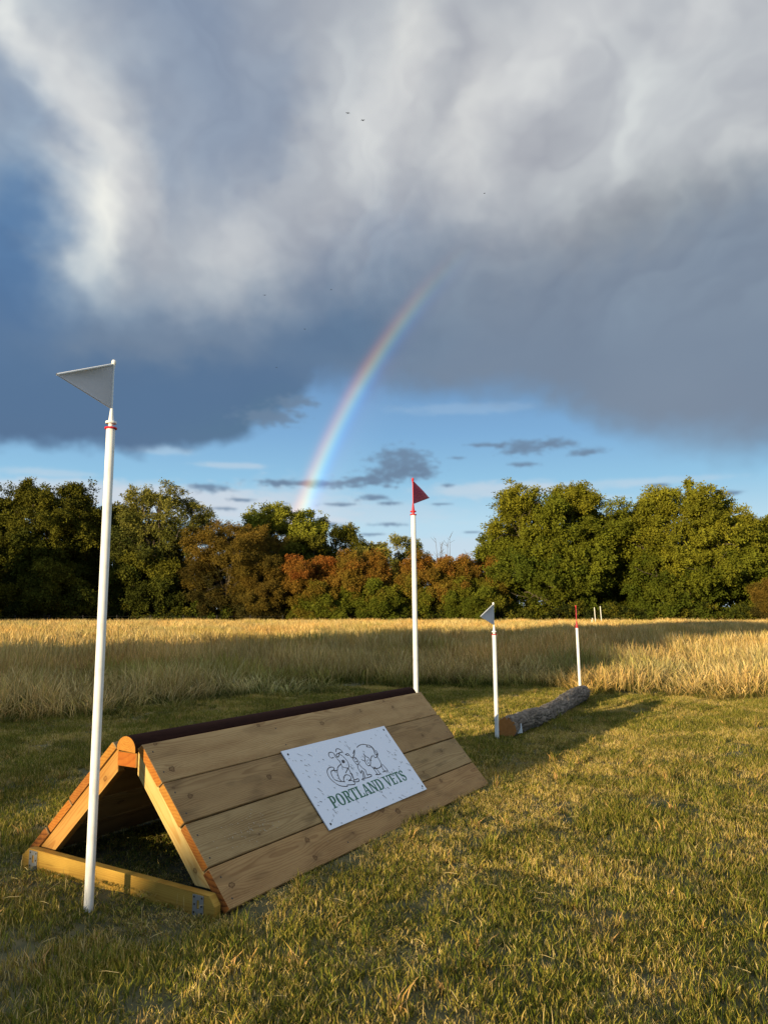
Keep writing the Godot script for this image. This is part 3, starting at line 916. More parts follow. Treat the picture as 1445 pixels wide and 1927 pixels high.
	for z in [-0.012, -1.08, -2.13, -3.14]:
		for s in 2:
			var top: Vector2 = slopes[s][0]
			var down: Vector2 = (slopes[s][1] - top).normalized()
			var inn := Vector2(down.y, -down.x) if s == 0 else Vector2(-down.y, down.x)
			# plumb cut beside the ridge beam, foot on the sill
			var edge := 0.064 if s == 0 else -0.092
			var o1 := top + inn * 0.047
			var o2 := top + inn * 0.139
			var p1 := o1 + down * ((edge - o1.x) / down.x)
			var p2 := o2 + down * ((edge - o2.x) / down.x)
			var p3 := o2 + down * ((0.062 - o2.y) / down.y)
			var p4 := o1 + down * ((0.062 - o1.y) / down.y)
			var look := pale if s == 0 else honey
			part("rafter", slab(PackedVector2Array([p1, p2, p3, p4]), z, z - 0.047, look, down), null, o)
	# ridge beam and the rounded ridge pole on it
	part("ridge_beam", timber(PackedVector2Array([Vector2(-0.09, 0.597), Vector2(0.061, 0.597), Vector2(0.061, 0.674), Vector2(-0.09, 0.674)]), -0.004, -3.18, honey, timber_look(end_picture(128, Color(0.40, 0.125, 0.014), Color(0.29, 0.075, 0.008), 36, Vector2(0.1, 1.3), 7.0), 0.8, 0.02)), null, o)
	var dome := PackedVector2Array()
	dome.append(Vector2(0.062, 0.676))
	for i in 15:
		var a := PI * i / 14.0
		dome.append(Vector2(-0.013 + 0.075 * cos(a), 0.692 + 0.072 * sin(a)))
	dome.append(Vector2(-0.087, 0.684))
	var stained := timber_look(wood_picture(1024, 64, 3.2, 0.25, Color(0.030, 0.014, 0.010), Color(0.016, 0.007, 0.006), [[1.3, 0.06, 0.02, 0.0]], 43, 0.1), 0.9, 0.05)
	stained.metallic_specular = 0.15
	part("ridge_pole", timber(dome, 0.006, -3.23, stained, timber_look(end_picture(128, Color(0.47, 0.22, 0.035), Color(0.31, 0.11, 0.014), 37, Vector2(0.5, 0.62), 22.0), 0.8, 0.02), 0.002), null, o)
	# pale splashes dried on the third plank and under the sign
	var rng := RandomNumberGenerator.new()
	rng.seed = 55
	var dots := starts()
	var face_down: Vector2 = (slopes[0][1] - slopes[0][0]).normalized()
	var face_out := Vector2(-face_down.y, face_down.x)
	for i in 170:
		var along := rng.randfn(0.42, 0.15) if i < 100 else rng.randf_range(0.9, 3.0)
		var lower := rng.randfn(0.645, 0.04) if i < 100 else rng.randf_range(0.05, 0.95)
		if absf(lower - 0.755) < 0.015 or lower > 0.96 or along < 0.02:
			continue
		var c: Vector2 = slopes[0][0] + face_down * lower + face_out * 0.0042
		var r := rng.randf_range(0.0012, 0.0034) * (0.8 if i < 100 else 0.7)
		for k in 5:
			var a := TAU * k / 5.0
			var b := TAU * (k + 1) / 5.0
			for q in [[0.0, 0.0], [a, r], [b, r]]:
				var w: Vector2 = c + face_down * sin(q[0]) * q[1] + face_out * (0.0006 if q[1] == 0.0 else 0.0)
				dots.add_vertex(Vector3(w.x, w.y, -along - cos(q[0]) * q[1] * 1.4))
	dots.generate_normals()
	var splashes := part("dried_splashes", dots.commit(), paint(Color(0.42, 0.375, 0.28), 0.6), o)
	splashes.set_meta("kind", "stuff")
	# unseen boards added across the far end to darken the inside
	for i in 5:
		var x0 := -0.66 + i * 0.25
		var sec := PackedVector2Array()
		for x in [x0, x0 + 0.245]:
			sec.append(Vector2(x, 0.0))
		for x in [x0 + 0.245, x0]:
			sec.append(Vector2(x, maxf(0.03, minf(0.595, minf(0.60 - (x - 0.06) * 1.1, 0.60 + (x + 0.09) * 1.0)))))
		part("added_end_board", slab(sec, -3.06, -3.085, looks[i % 4], Vector2(0, 1)), null, o)
	# sills across the two ends
	var sill_look := timber_look(wood_picture(640, 48, 1.5, 0.11, Color(0.47, 0.285, 0.048), Color(0.34, 0.175, 0.024), [[0.9, 0.02, 0.006, 0.0]], 44, 0.15))
	for z in [0.052, -3.16]:
		var box := BoxMesh.new()
		var sill := part("sill", sill_bar(sill_look, ends[1]), null, o, Transform3D(Basis(Vector3(0, 0, 1), -0.0095), Vector3(-0.035, 0.0, z)))
		if z > 0.0:
			# a galvanised nail plate at each end
			for x in [-0.664, 0.638]:
				nail_plate(sill, Vector3(x, 0.004, 0.0))


func screw_mat() -> StandardMaterial3D:
	if screw_look == null:
		screw_look = paint(Color(0.05, 0.042, 0.035), 0.45)
		screw_look.metallic = 0.6
	return screw_look

var screw_look: StandardMaterial3D


# a flat piece whose grain runs along its face: front and back show long grain
func slab(shape: PackedVector2Array, z0: float, z1: float, look: Material, along: Vector2) -> ArrayMesh:
	var st := starts()
	st.set_smooth_group(-1)
	var mid := Vector2()
	for p in shape:
		mid += p / shape.size()
	var area := 0.0
	for k in shape.size():
		area += shape[k].cross(shape[(k + 1) % shape.size()])
	var s := shape.duplicate()
	if area < 0.0:
		s.reverse()
	var n := s.size()
	var inner := PackedVector2Array()
	for p in s:
		inner.append(p.move_toward(mid, 0.0035))
	var side := Vector2(-along.y, along.x)
	var uv := func(p: Vector2) -> Vector2: return Vector2((p - shape[0]).dot(along) / 1.1 + 0.05, (p - mid).dot(side) / 0.1 + 0.5)
	var depth := 0.003
	for i in range(1, n - 1):
		for p: Vector2 in [inner[0], inner[i + 1], inner[i]]:
			st.set_uv(uv.call(p))
			st.add_vertex(Vector3(p.x, p.y, z0))
		for p: Vector2 in [inner[0], inner[i], inner[i + 1]]:
			st.set_uv(uv.call(p))
			st.add_vertex(Vector3(p.x, p.y, z1))
	for i in n:
		var j := (i + 1) % n
		var rows := [[inner, z0], [s, z0 - depth], [s, z1 + depth], [inner, z1]]
		for r in 3:
			var a: Vector2 = rows[r][0][i]
			var b: Vector2 = rows[r][0][j]
			var c: Vector2 = rows[r + 1][0][j]
			var d: Vector2 = rows[r + 1][0][i]
			var off := Vector2(0, 0.2 * r)
			quad(st, Vector3(a.x, a.y, rows[r][1]), Vector3(d.x, d.y, rows[r + 1][1]), Vector3(c.x, c.y, rows[r + 1][1]), Vector3(b.x, b.y, rows[r][1]), uv.call(a) + off, uv.call(d) + off, uv.call(c) + off, uv.call(b) + off)
	st.generate_normals()
	var mesh := st.commit()
	mesh.surface_set_material(0, look)
	return mesh


func sill_bar(look: Material, ends: Material) -> ArrayMesh:
	# its ends are sawn at a slant, like the slopes
	return slab(PackedVector2Array([Vector2(-0.714, 0.066), Vector2(-0.77, 0.02), Vector2(-0.77, -0.06), Vector2(0.745, -0.06), Vector2(0.745, 0.02), Vector2(0.708, 0.066)]), 0.0, -0.047, look, Vector2(1, 0))


func nail_plate(sill: Node, at: Vector3) -> void:
	var zinc := paint(Color(0.42, 0.44, 0.46), 0.42)
	zinc.metallic = 0.75
	var st := starts()
	st.set_smooth_group(-1)
	# a plate round a slot: four strips, 2 mm thick
	var w := 0.036
	var top := 0.054
	var low := -0.055
	var sw := 0.0085
	var st0 := 0.030
	var st1 := -0.012
	for r in [[-w, -sw, low, top], [sw, w, low, top], [-sw, sw, st0, top], [-sw, sw, low, st1]]:
		var a := Vector3(r[0], r[2], 0.004)
		var b := Vector3(r[1], r[2], 0.004)
		var c := Vector3(r[1], r[3], 0.004)
		var d := Vector3(r[0], r[3], 0.004)
		var back := Vector3(0, 0, -0.0035)
		quad(st, a, b, c, d)
		quad(st, a + back, b + back, b, a)
		quad(st, b + back, c + back, c, b)
		quad(st, c + back, d + back, d, c)
		quad(st, d + back, a + back, a, d)
	st.generate_normals()
	var p := part("nail_plate", st.commit(), zinc, sill, Transform3D(Basis(), at))
	for q in [Vector2(-0.026, 0.043), Vector2(0.026, 0.043), Vector2(-0.023, 0.008), Vector2(0.024, 0.004), Vector2(-0.026, -0.03), Vector2(0.026, -0.03)]:
		part("nail", screw_mesh, screw_mat(), p, Transform3D(Basis(Vector3.RIGHT, PI / 2), Vector3(q.x, q.y, 0.0045)))


# ---------------------------------------------------------------- sign

func strokes() -> Array:   # a pen drawing of a sitting dog, a long-eared cat and a sheep: metres along the plank face and up it
	return [
		[[1.463, -0.379], [1.432, -0.379], [1.426, -0.360], [1.442, -0.340], [1.471, -0.338], [1.489, -0.349], [1.493, -0.363]],
		[[1.526, -0.344], [1.546, -0.327], [1.570, -0.328], [1.588, -0.341], [1.589, -0.359], [1.563, -0.357], [1.538, -0.362]],
		[[1.488, -0.362], [1.484, -0.377], [1.490, -0.399], [1.496, -0.427], [1.489, -0.460], [1.511, -0.474], [1.540, -0.482], [1.562, -0.471], [1.577, -0.437], [1.569, -0.396], [1.549, -0.372]],
		[[1.500, -0.372], [1.526, -0.360], [1.540, -0.367], [1.519, -0.383], [1.500, -0.385], [1.500, -0.372]],
		[[1.535, -0.362], [1.553, -0.367]],
		[[1.524, -0.419], [1.544, -0.419], [1.549, -0.431], [1.529, -0.437], [1.517, -0.429], [1.535, -0.425], [1.540, -0.432], [1.525, -0.429]],
		[[1.497, -0.440], [1.447, -0.453], [1.407, -0.483], [1.383, -0.525], [1.386, -0.556], [1.416, -0.565]],
		[[1.410, -0.477], [1.377, -0.467], [1.350, -0.469], [1.333, -0.487], [1.329, -0.531], [1.381, -0.558]],
		[[1.380, -0.466], [1.397, -0.452], [1.377, -0.441], [1.338, -0.444], [1.305, -0.465], [1.292, -0.505], [1.309, -0.547], [1.344, -0.582], [1.407, -0.601], [1.416, -0.593]],
		[[1.539, -0.483], [1.510, -0.497], [1.482, -0.510]],
		[[1.540, -0.483], [1.533, -0.517], [1.521, -0.566], [1.510, -0.587]],
		[[1.434, -0.538], [1.460, -0.524], [1.492, -0.529], [1.506, -0.548], [1.491, -0.563], [1.459, -0.568], [1.494, -0.574], [1.507, -0.594], [1.491, -0.605], [1.423, -0.593]],
		[[1.524, -0.524], [1.538, -0.530], [1.523, -0.574], [1.568, -0.576], [1.567, -0.592], [1.535, -0.594], [1.515, -0.588]],
		[[1.411, -0.568], [1.416, -0.551], [1.435, -0.536]],
		[[1.604, -0.383], [1.640, -0.382], [1.645, -0.410], [1.665, -0.425]],
		[[1.604, -0.383], [1.620, -0.393], [1.642, -0.394]],
		[[1.693, -0.392], [1.738, -0.368], [1.700, -0.401], [1.674, -0.413]],
		[[1.661, -0.418], [1.651, -0.432], [1.651, -0.464], [1.661, -0.480], [1.683, -0.472], [1.694, -0.449], [1.689, -0.424], [1.661, -0.418]],
		[[1.670, -0.430], [1.670, -0.436]],
		[[1.686, -0.431], [1.686, -0.437]],
		[[1.664, -0.451], [1.672, -0.458], [1.684, -0.453]],
		[[1.661, -0.480], [1.643, -0.504], [1.637, -0.547]],
		[[1.683, -0.472], [1.686, -0.501], [1.707, -0.535]],
		[[1.639, -0.546], [1.666, -0.528], [1.653, -0.555], [1.633, -0.580]],
		[[1.679, -0.537], [1.662, -0.566], [1.649, -0.583]],
		[[1.707, -0.535], [1.698, -0.557], [1.691, -0.573], [1.721, -0.573], [1.736, -0.582], [1.722, -0.591], [1.668, -0.591], [1.621, -0.586], [1.603, -0.592], [1.629, -0.599]],
		[[1.782, -0.355], [1.824, -0.345], [1.873, -0.344], [1.917, -0.357], [1.950, -0.371], [1.963, -0.400], [1.956, -0.436]],
		[[1.911, -0.362], [1.899, -0.370], [1.926, -0.378], [1.948, -0.382]],
		[[1.954, -0.383], [1.953, -0.407], [1.941, -0.433], [1.939, -0.452], [1.972, -0.443], [1.936, -0.467], [1.907, -0.466], [1.911, -0.446]],
		[[1.977, -0.417], [1.973, -0.446], [1.946, -0.464]],
		[[1.808, -0.416], [1.799, -0.439], [1.771, -0.472], [1.762, -0.498], [1.774, -0.513], [1.803, -0.507], [1.829, -0.482], [1.833, -0.454], [1.817, -0.443], [1.808, -0.416]],
		[[1.743, -0.454], [1.760, -0.466], [1.768, -0.476]],
		[[1.787, -0.471], [1.788, -0.478]],
		[[1.809, -0.467], [1.810, -0.474]],
		[[1.785, -0.493], [1.799, -0.492]],
		[[1.831, -0.482], [1.865, -0.460], [1.896, -0.448]],
		[[1.796, -0.515], [1.810, -0.539], [1.855, -0.550], [1.899, -0.547], [1.932, -0.525], [1.943, -0.469]],
		[[1.808, -0.534], [1.808, -0.560], [1.810, -0.588], [1.786, -0.589], [1.820, -0.597]],
		[[1.842, -0.547], [1.841, -0.585], [1.846, -0.596], [1.824, -0.596]],
		[[1.932, -0.525], [1.908, -0.569], [1.921, -0.588], [1.885, -0.588]],
		[[1.940, -0.533], [1.951, -0.568], [1.952, -0.591], [1.919, -0.588]],
		[[1.820, -0.530], [1.813, -0.547], [1.835, -0.536], [1.829, -0.553]],
	]


func build_sign() -> void:
	var o := thing("sign_board", "white speckled board with pen-drawn animals and green lettering, on the planks", "sign")
	var down := Vector2(0.655, -0.727).normalized()
	o.transform = fence_frame * Transform3D(Basis(Vector3(0, 0, -1), Vector3(-down.x, -down.y, 0), Vector3(-down.y, down.x, 0)), Vector3(0.105 - 0.0, 0.727, 0))
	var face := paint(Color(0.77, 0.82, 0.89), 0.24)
	var st := starts()
	st.set_smooth_group(-1)
	var corner := [Vector3(0.994, -0.822, 0.013), Vector3(2.268, -0.822, 0.013), Vector3(2.292, -0.243, 0.013), Vector3(1.0, -0.242, 0.013)]
	var back := Vector3(0, 0, -0.006)
	quad(st, corner[0], corner[1], corner[2], corner[3])
	for i in 4:
		var j := (i + 1) % 4
		quad(st, corner[i] + back, corner[j] + back, corner[j], corner[i])
	quad(st, corner[0] + back, corner[3] + back, corner[2] + back, corner[1] + back)
	st.generate_normals()
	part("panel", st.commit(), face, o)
	# the drawing
	var ink := paint(Color(0.022, 0.014, 0.014), 0.5)
	st = starts()
	var z := 0.0134
	for s in strokes():
		var pts := PackedVector2Array()
		for i in s.size() - 1:
			var p0 := Vector2(s[maxi(i - 1, 0)][0], s[maxi(i - 1, 0)][1])
			var p1 := Vector2(s[i][0], s[i][1])
			var p2 := Vector2(s[i + 1][0], s[i + 1][1])
			var p3 := Vector2(s[mini(i + 2, s.size() - 1)][0], s[mini(i + 2, s.size() - 1)][1])
			for k in 4:
				pts.append(p1.cubic_interpolate(p2, p0, p3, k / 4.0))
		pts.append(Vector2(s[-1][0], s[-1][1]))
		for i in pts.size() - 1:
			var d := (pts[i + 1] - pts[i]).normalized()
			var w := Vector2(-d.y, d.x) * 0.0033
			var a := pts[i] - d * 0.002
			var b := pts[i + 1] + d * 0.002
			z += 0.0000004
			quad(st, Vector3(a.x - w.x, a.y - w.y, z), Vector3(b.x - w.x, b.y - w.y, z), Vector3(b.x + w.x, b.y + w.y, z), Vector3(a.x + w.x, a.y + w.y, z))
	st.generate_normals()
	part("drawing", st.commit(), ink, o)
	# the lettering
	var font := SystemFont.new()
	font.font_names = PackedStringArray(["Droid Serif"])
	font.font_weight = 700
	var text := TextMesh.new()
	text.text = "PORTLAND VETS"
	text.font = font
	text.font_size = 64
	text.pixel_size = 0.002
	text.depth = 0.0006
	text.horizontal_alignment = HORIZONTAL_ALIGNMENT_LEFT
	text.vertical_alignment = VERTICAL_ALIGNMENT_BOTTOM
	var box := text.get_aabb()
	var sx := 0.965 / box.size.x
	var sy := 0.086 / box.size.y
	var at := Transform3D(Basis.from_scale(Vector3(sx, sy, 1.0)).rotated(Vector3(0, 0, 1), 0.006), Vector3(1.152 - box.position.x * sx, -0.711 - box.position.y * sy, 0.0136))
	part("lettering", text, paint(Color(0.012, 0.125, 0.06), 0.5), o, at)
	for q in [Vector2(1.045, -0.275), Vector2(2.25, -0.275), Vector2(1.035, -0.79), Vector2(2.235, -0.79)]:
		part("screw", screw_mesh, screw_mat(), o, Transform3D(Basis(Vector3.RIGHT, PI / 2).scaled(Vector3.ONE * 1.5), Vector3(q.x, q.y, 0.0138)))
	# clippings and dried splashes stuck to it
	var rng := RandomNumberGenerator.new()
	rng.seed = 404
	st = starts()
	for i in 150:
		var p := Vector2(rng.randf_range(1.02, 2.25), rng.randf_range(-0.81, -0.26))
		var a := rng.randf_range(-1.35, -0.45) if rng.randf() < 0.75 else rng.randf() * TAU
		var l := rng.randf_range(0.006, 0.022) if rng.randf() < 0.85 else rng.randf_range(0.025, 0.055)
		var d := Vector2(cos(a), sin(a)) * l
		var w := Vector2(-sin(a), cos(a)) * rng.randf_range(0.0011, 0.0025)
		var lift := rng.randf_range(0.0142, 0.0148)
		quad(st, Vector3(p.x - w.x, p.y - w.y, lift), Vector3(p.x + d.x, p.y + d.y, lift + 0.001), Vector3(p.x + d.x + w.x, p.y + d.y + w.y, lift + 0.001), Vector3(p.x + w.x, p.y + w.y, lift))
	st.generate_normals()
	var bits := part("clippings", st.commit(), paint(Color(0.085, 0.08, 0.05), 0.9), o)
	bits.set_meta("kind", "stuff")
	st = starts()
	for i in 520:
		var p := Vector2(1.15 + absf(rng.randfn(0, 0.42)), -0.26 - absf(rng.randfn(0, 0.22)))
		if p.x > 2.26 or p.y < -0.80:
			continue
		var r := rng.randf_range(0.0015, 0.0042)
		for k in 5:
			var a := TAU * k / 5.0
			var b := TAU * (k + 1) / 5.0
			for v in [Vector3(p.x, p.y, 0.0142), Vector3(p.x + r * cos(b), p.y + r * sin(b), 0.0133), Vector3(p.x + r * cos(a), p.y + r * sin(a), 0.0133)]:
				st.add_vertex(v)
	st.generate_normals()
	var drops := part("splashes", st.commit(), paint(Color(0.97, 0.97, 0.97), 0.1), o)
	drops.set_meta("kind", "stuff")



# ---------------------------------------------------------------- log

func build_log() -> void:
	var o := thing("log", "rough grey-barked log lying in the mown grass between the two short poles", "log")
	var a := Vector3(1.425, 0.078, -9.22)
	var b := Vector3(3.30, 0.10, -13.02)
	o.position = Vector3(a.x, 0, a.z)
	var path := b - a
	var seg := 84
	var rows := 260
	var dir := path.normalized()
	var side := dir.cross(Vector3.UP).normalized()
	var up := side.cross(dir)
	var pts := []
	for i in rows + 1:
		var t := i / float(rows)
		var centre := Vector3(0, a.y, 0) + path * t + up * (0.022 * sin(t * 5.0 + 2.6) + 0.016 * sin(t * 11.0) + 0.008) + side * 0.05 * sin(t * 3.2)
		var base_r := lerpf(0.104, 0.114, t) + 0.012 * broad.get_noise_2d(t * 5.0, 4.0) - 0.012 * smoothstep(0.97, 1.0, t)
		var row := PackedVector3Array()
		for k in seg:
			var f := TAU * k / seg
			var twist := f + t * 0.6
			# long furrows that split and join
			var furrow := absf(fine.get_noise_3d(cos(twist) * 2.3, sin(twist) * 2.3, t * 6.0))
			var cracks := absf(broad.get_noise_3d(cos(twist) * 3.6 + 20.0, sin(twist) * 3.6, t * 15.0))
			var lump := broad.get_noise_3d(cos(f) * 0.9, sin(f) * 0.9, t * 12.0 + 5.0)
			var r := base_r * (1.0 + 0.20 * lump) + 0.034 * smoothstep(0.01, 0.14, furrow) + 0.016 * smoothstep(0.0, 0.10, cracks) - 0.034 + 0.003 * fine.get_noise_3d(cos(f) * 20.0, sin(f) * 20.0, t * 80.0)
			row.append(centre + (side * cos(f) + up * sin(f)) * r)
		pts.append(row)
	var st := starts()
	for i in rows:
		for k in seg:
			var k2 := (k + 1) % seg
			var u0 := k / float(seg)
			var u1 := (k + 1) / float(seg)
			quad(st, pts[i][k], pts[i][k2], pts[i + 1][k2], pts[i + 1][k], Vector2(u0, i * 0.012), Vector2(u1, i * 0.012), Vector2(u1, i * 0.012 + 0.012), Vector2(u0, i * 0.012 + 0.012))
	st.generate_normals()
	var n := FastNoiseLite.new()
	n.seed = 8
	n.frequency = 0.02
	n.fractal_octaves = 5
	var tex := NoiseTexture2D.new()
	tex.width = 256
	tex.height = 512
	tex.seamless = true
	tex.noise = n
	var ramp := Gradient.new()
	ramp.set_color(0, Color(0.07, 0.055, 0.04).linear_to_srgb())
	ramp.set_color(1, Color(0.27, 0.225, 0.17).linear_to_srgb())
	tex.color_ramp = ramp
	var look := StandardMaterial3D.new()
	look.albedo_texture = tex
	look.roughness = 0.95
	part("bark", st.commit(), look, o)
	# the two sawn faces
	var cut := timber_look(end_picture(192, Color(0.50, 0.22, 0.06), Color(0.30, 0.11, 0.028), 51, Vector2(0.47, 0.52), 24.0), 0.85, 0.05)
	for e in 2:
		var ring: PackedVector3Array = pts[0] if e == 0 else pts[rows]
		var mid := Vector3()
		for p in ring:
			mid += p / ring.size()
		st = starts()
		st.set_smooth_group(-1)
		for k in seg:
			var p := ring[k]
			var q := ring[(k + 1) % seg]
			var tri := [mid, q, p] if e == 1 else [mid, p, q]
			for v: Vector3 in tri:
				var w := v - mid
				st.set_uv(Vector2(0.5, 0.5) + Vector2(w.dot(side), w.dot(up)) * 3.4)
				st.add_vertex(v)
		st.generate_normals()
		part("sawn_end", st.commit(), cut, o)
	# a galvanised strap driven in beside the near end
	var zinc := paint(Color(0.55, 0.57, 0.58), 0.4)
	zinc.metallic = 0.5
	st = starts()
	st.set_smooth_group(-1)
	for r in [[-0.035, -0.012], [-0.006, 0.008], [0.014, 0.035]]:
		quad(st, Vector3(r[0], -0.02, 0), Vector3(r[1], -0.02, 0), Vector3(r[1], 0.085, 0), Vector3(r[0], 0.085, 0))
		quad(st, Vector3(r[0], 0.085, -0.003), Vector3(r[0], 0.085, 0), Vector3(r[1], 0.085, 0), Vector3(r[1], 0.085, -0.003))
	quad(st, Vector3(-0.035, 0.07, 0.001), Vector3(0.035, 0.07, 0.001), Vector3(0.035, 0.09, 0.001), Vector3(-0.035, 0.09, 0.001))
	st.generate_normals()
	part("strap", st.commit(), zinc, o, Transform3D(Basis(Vector3.UP, 0.5) * Basis(Vector3.RIGHT, -0.18), Vector3(0.168, 0.05, -0.06)))


# ---------------------------------------------------------------- flag poles

# tube_top and flag sizes in metres; flag_turn: the way the flag points, degrees right of straight ahead; tip: how far down the flag its point lies, 0 at the top edge
func flag_pole(label: String, at: Vector3, tube_top: float, lean: Vector2, flag_turn: float, flag_long: float, flag_high: float, tip: float, is_red: bool) -> void:
	var o := thing("flag_pole", label, "flag pole", "white flag poles of the two jumps")
	var tilt := Basis(Quaternion(Vector3.UP, Vector3(lean.x, tube_top, lean.y).normalized()))
	o.transform = Transform3D(tilt, at)
	var white := paint(Color(0.84, 0.83, 0.78), 0.32)
	var scuffed := StandardMaterial3D.new()
	var n := FastNoiseLite.new()
	n.seed = 17
	n.frequency = 0.03
	n.fractal_octaves = 5
	var tex := NoiseTexture2D.new()
	tex.width = 128
	tex.height = 256
	tex.noise = n
	var ramp := Gradient.new()
	ramp.set_color(0, Color(0.66, 0.64, 0.57).linear_to_srgb())
	ramp.set_color(1, Color(0.86, 0.85, 0.80).linear_to_srgb())
	ramp.add_point(0.42, Color(0.82, 0.81, 0.76).linear_to_srgb())
	tex.color_ramp = ramp
	scuffed.albedo_texture = tex
	scuffed.uv1_triplanar = true
	scuffed.uv1_scale = Vector3(3, 1.2, 3)
	scuffed.roughness = 0.34
	var redm := paint(Color(0.55, 0.012, 0.025), 0.4)
	var holder := redm if is_red else white
	var r := 0.0238
	part("tube", lathe(PackedVector2Array([Vector2(r, -0.25), Vector2(r, tube_top - 0.004), Vector2(r - 0.003, tube_top), Vector2(0.008, tube_top)]), 28), scuffed, o)
	var y := tube_top
	part("ring", lathe(PackedVector2Array([Vector2(r * 0.8, y - 0.012), Vector2(r + 0.008, y - 0.010), Vector2(r + 0.010, y - 0.005), Vector2(r + 0.008, y), Vector2(r * 0.6, y + 0.002)]), 28), redm, o)
	part("holder", lathe(PackedVector2Array([Vector2(0.0, y - 0.02), Vector2(0.0135, y), Vector2(0.0135, y + 0.020), Vector2(0.029, y + 0.021), Vector2(0.030, y + 0.027), Vector2(0.029, y + 0.033), Vector2(0.0150, y + 0.034), Vector2(0.0075, y + 0.105), Vector2(0.006, y + 0.108), Vector2(0.0, y + 0.108)]), 20), holder, o)
	var top := y + 0.10 + flag_high
	part("mast", lathe(PackedVector2Array([Vector2(0.0, y + 0.09), Vector2(0.0052, y + 0.09), Vector2(0.0052, top - 0.035), Vector2(0.0095, top - 0.008), Vector2(0.0125, top), Vector2(0.0125, top + 0.012), Vector2(0.008, top + 0.019), Vector2(0.0, top + 0.021)]), 14), holder, o)
	var a := deg_to_rad(flag_turn)
	var way := Vector3(sin(a), 0, -cos(a))
	var p := Vector3(0, top - 0.004, 0)
	var q := Vector3(0, y + 0.105, 0)
	var t := way * flag_long + Vector3(0, lerpf(p.y, q.y, tip), 0)
	if not is_red:
		var st := starts()
		tube(st, PackedVector3Array([p, t]), PackedFloat32Array([0.006, 0.0055]), 8)
		st.generate_normals()
		part("arm", st.commit(), white, o)
	# the cloth hangs a little slack between mast and point, hemmed along its free edge
	var cloth := paint(Color(0.54, 0.53, 0.53) if not is_red else Color(0.42, 0.012, 0.05), 0.6)
	cloth.backlight_enabled = true
	cloth.backlight = Color(0.16, 0.16, 0.16)
	cloth.cull_mode = BaseMaterial3D.CULL_DISABLED
	var bulge := way.cross(Vector3.UP)
	var st := starts()
	var rows := 14
	var grid_points := []
	for i in rows + 1:
		var f := i / float(rows)
		var row := PackedVector3Array()
		for k in rows + 1:
			var s := k / float(rows)
			var edge := p.lerp(q, s).lerp(t, f)
			row.append(edge + bulge * (0.022 * sin(PI * s) * sin(PI * f) + 0.006 * sin(PI * f) * sin(TAU * s + 2.0 * f)))
		grid_points.append(row)
	for i in rows:
		for k in rows:
			quad(st, grid_points[i][k], grid_points[i + 1][k], grid_points[i + 1][k + 1], grid_points[i][k + 1])
	st.generate_normals()
	var flag := part("flag", st.commit(), cloth, o)
	var hem := starts()
	tube(hem, PackedVector3Array([q, q.lerp(t, 0.5), t]), PackedFloat32Array([0.004, 0.004, 0.004]), 6)
	hem.generate_normals()
	part("hem", hem.commit(), cloth, flag)


func build_poles() -> void:
	flag_pole("tall pole with white flag at the near end of the wooden jump", Vector3(-1.493, 0, -4.118), 2.447, Vector2(0.0, 0.0), -153.0, 0.37, 0.262, 0.64, false)
	flag_pole("tall pole with dark red flag at the far end of the wooden jump", Vector3(0.315, 0, -7.547), 2.40, Vector2(-0.026, 0.0), 28.0, 0.385, 0.245, 0.54, true)
	flag_pole("short pole with white flag before the near end of the log", Vector3(1.305, 0, -9.155), 1.184, Vector2(-0.012, 0.0), -145.0, 0.33, 0.250, 0.58, false)
	flag_pole("short pole with red flag seen edge-on behind the far end of the log", Vector3(3.33, 0, -13.35), 1.175, Vector2(-0.025, 0.0), 12.5, 0.33, 0.255, 0.5, true)


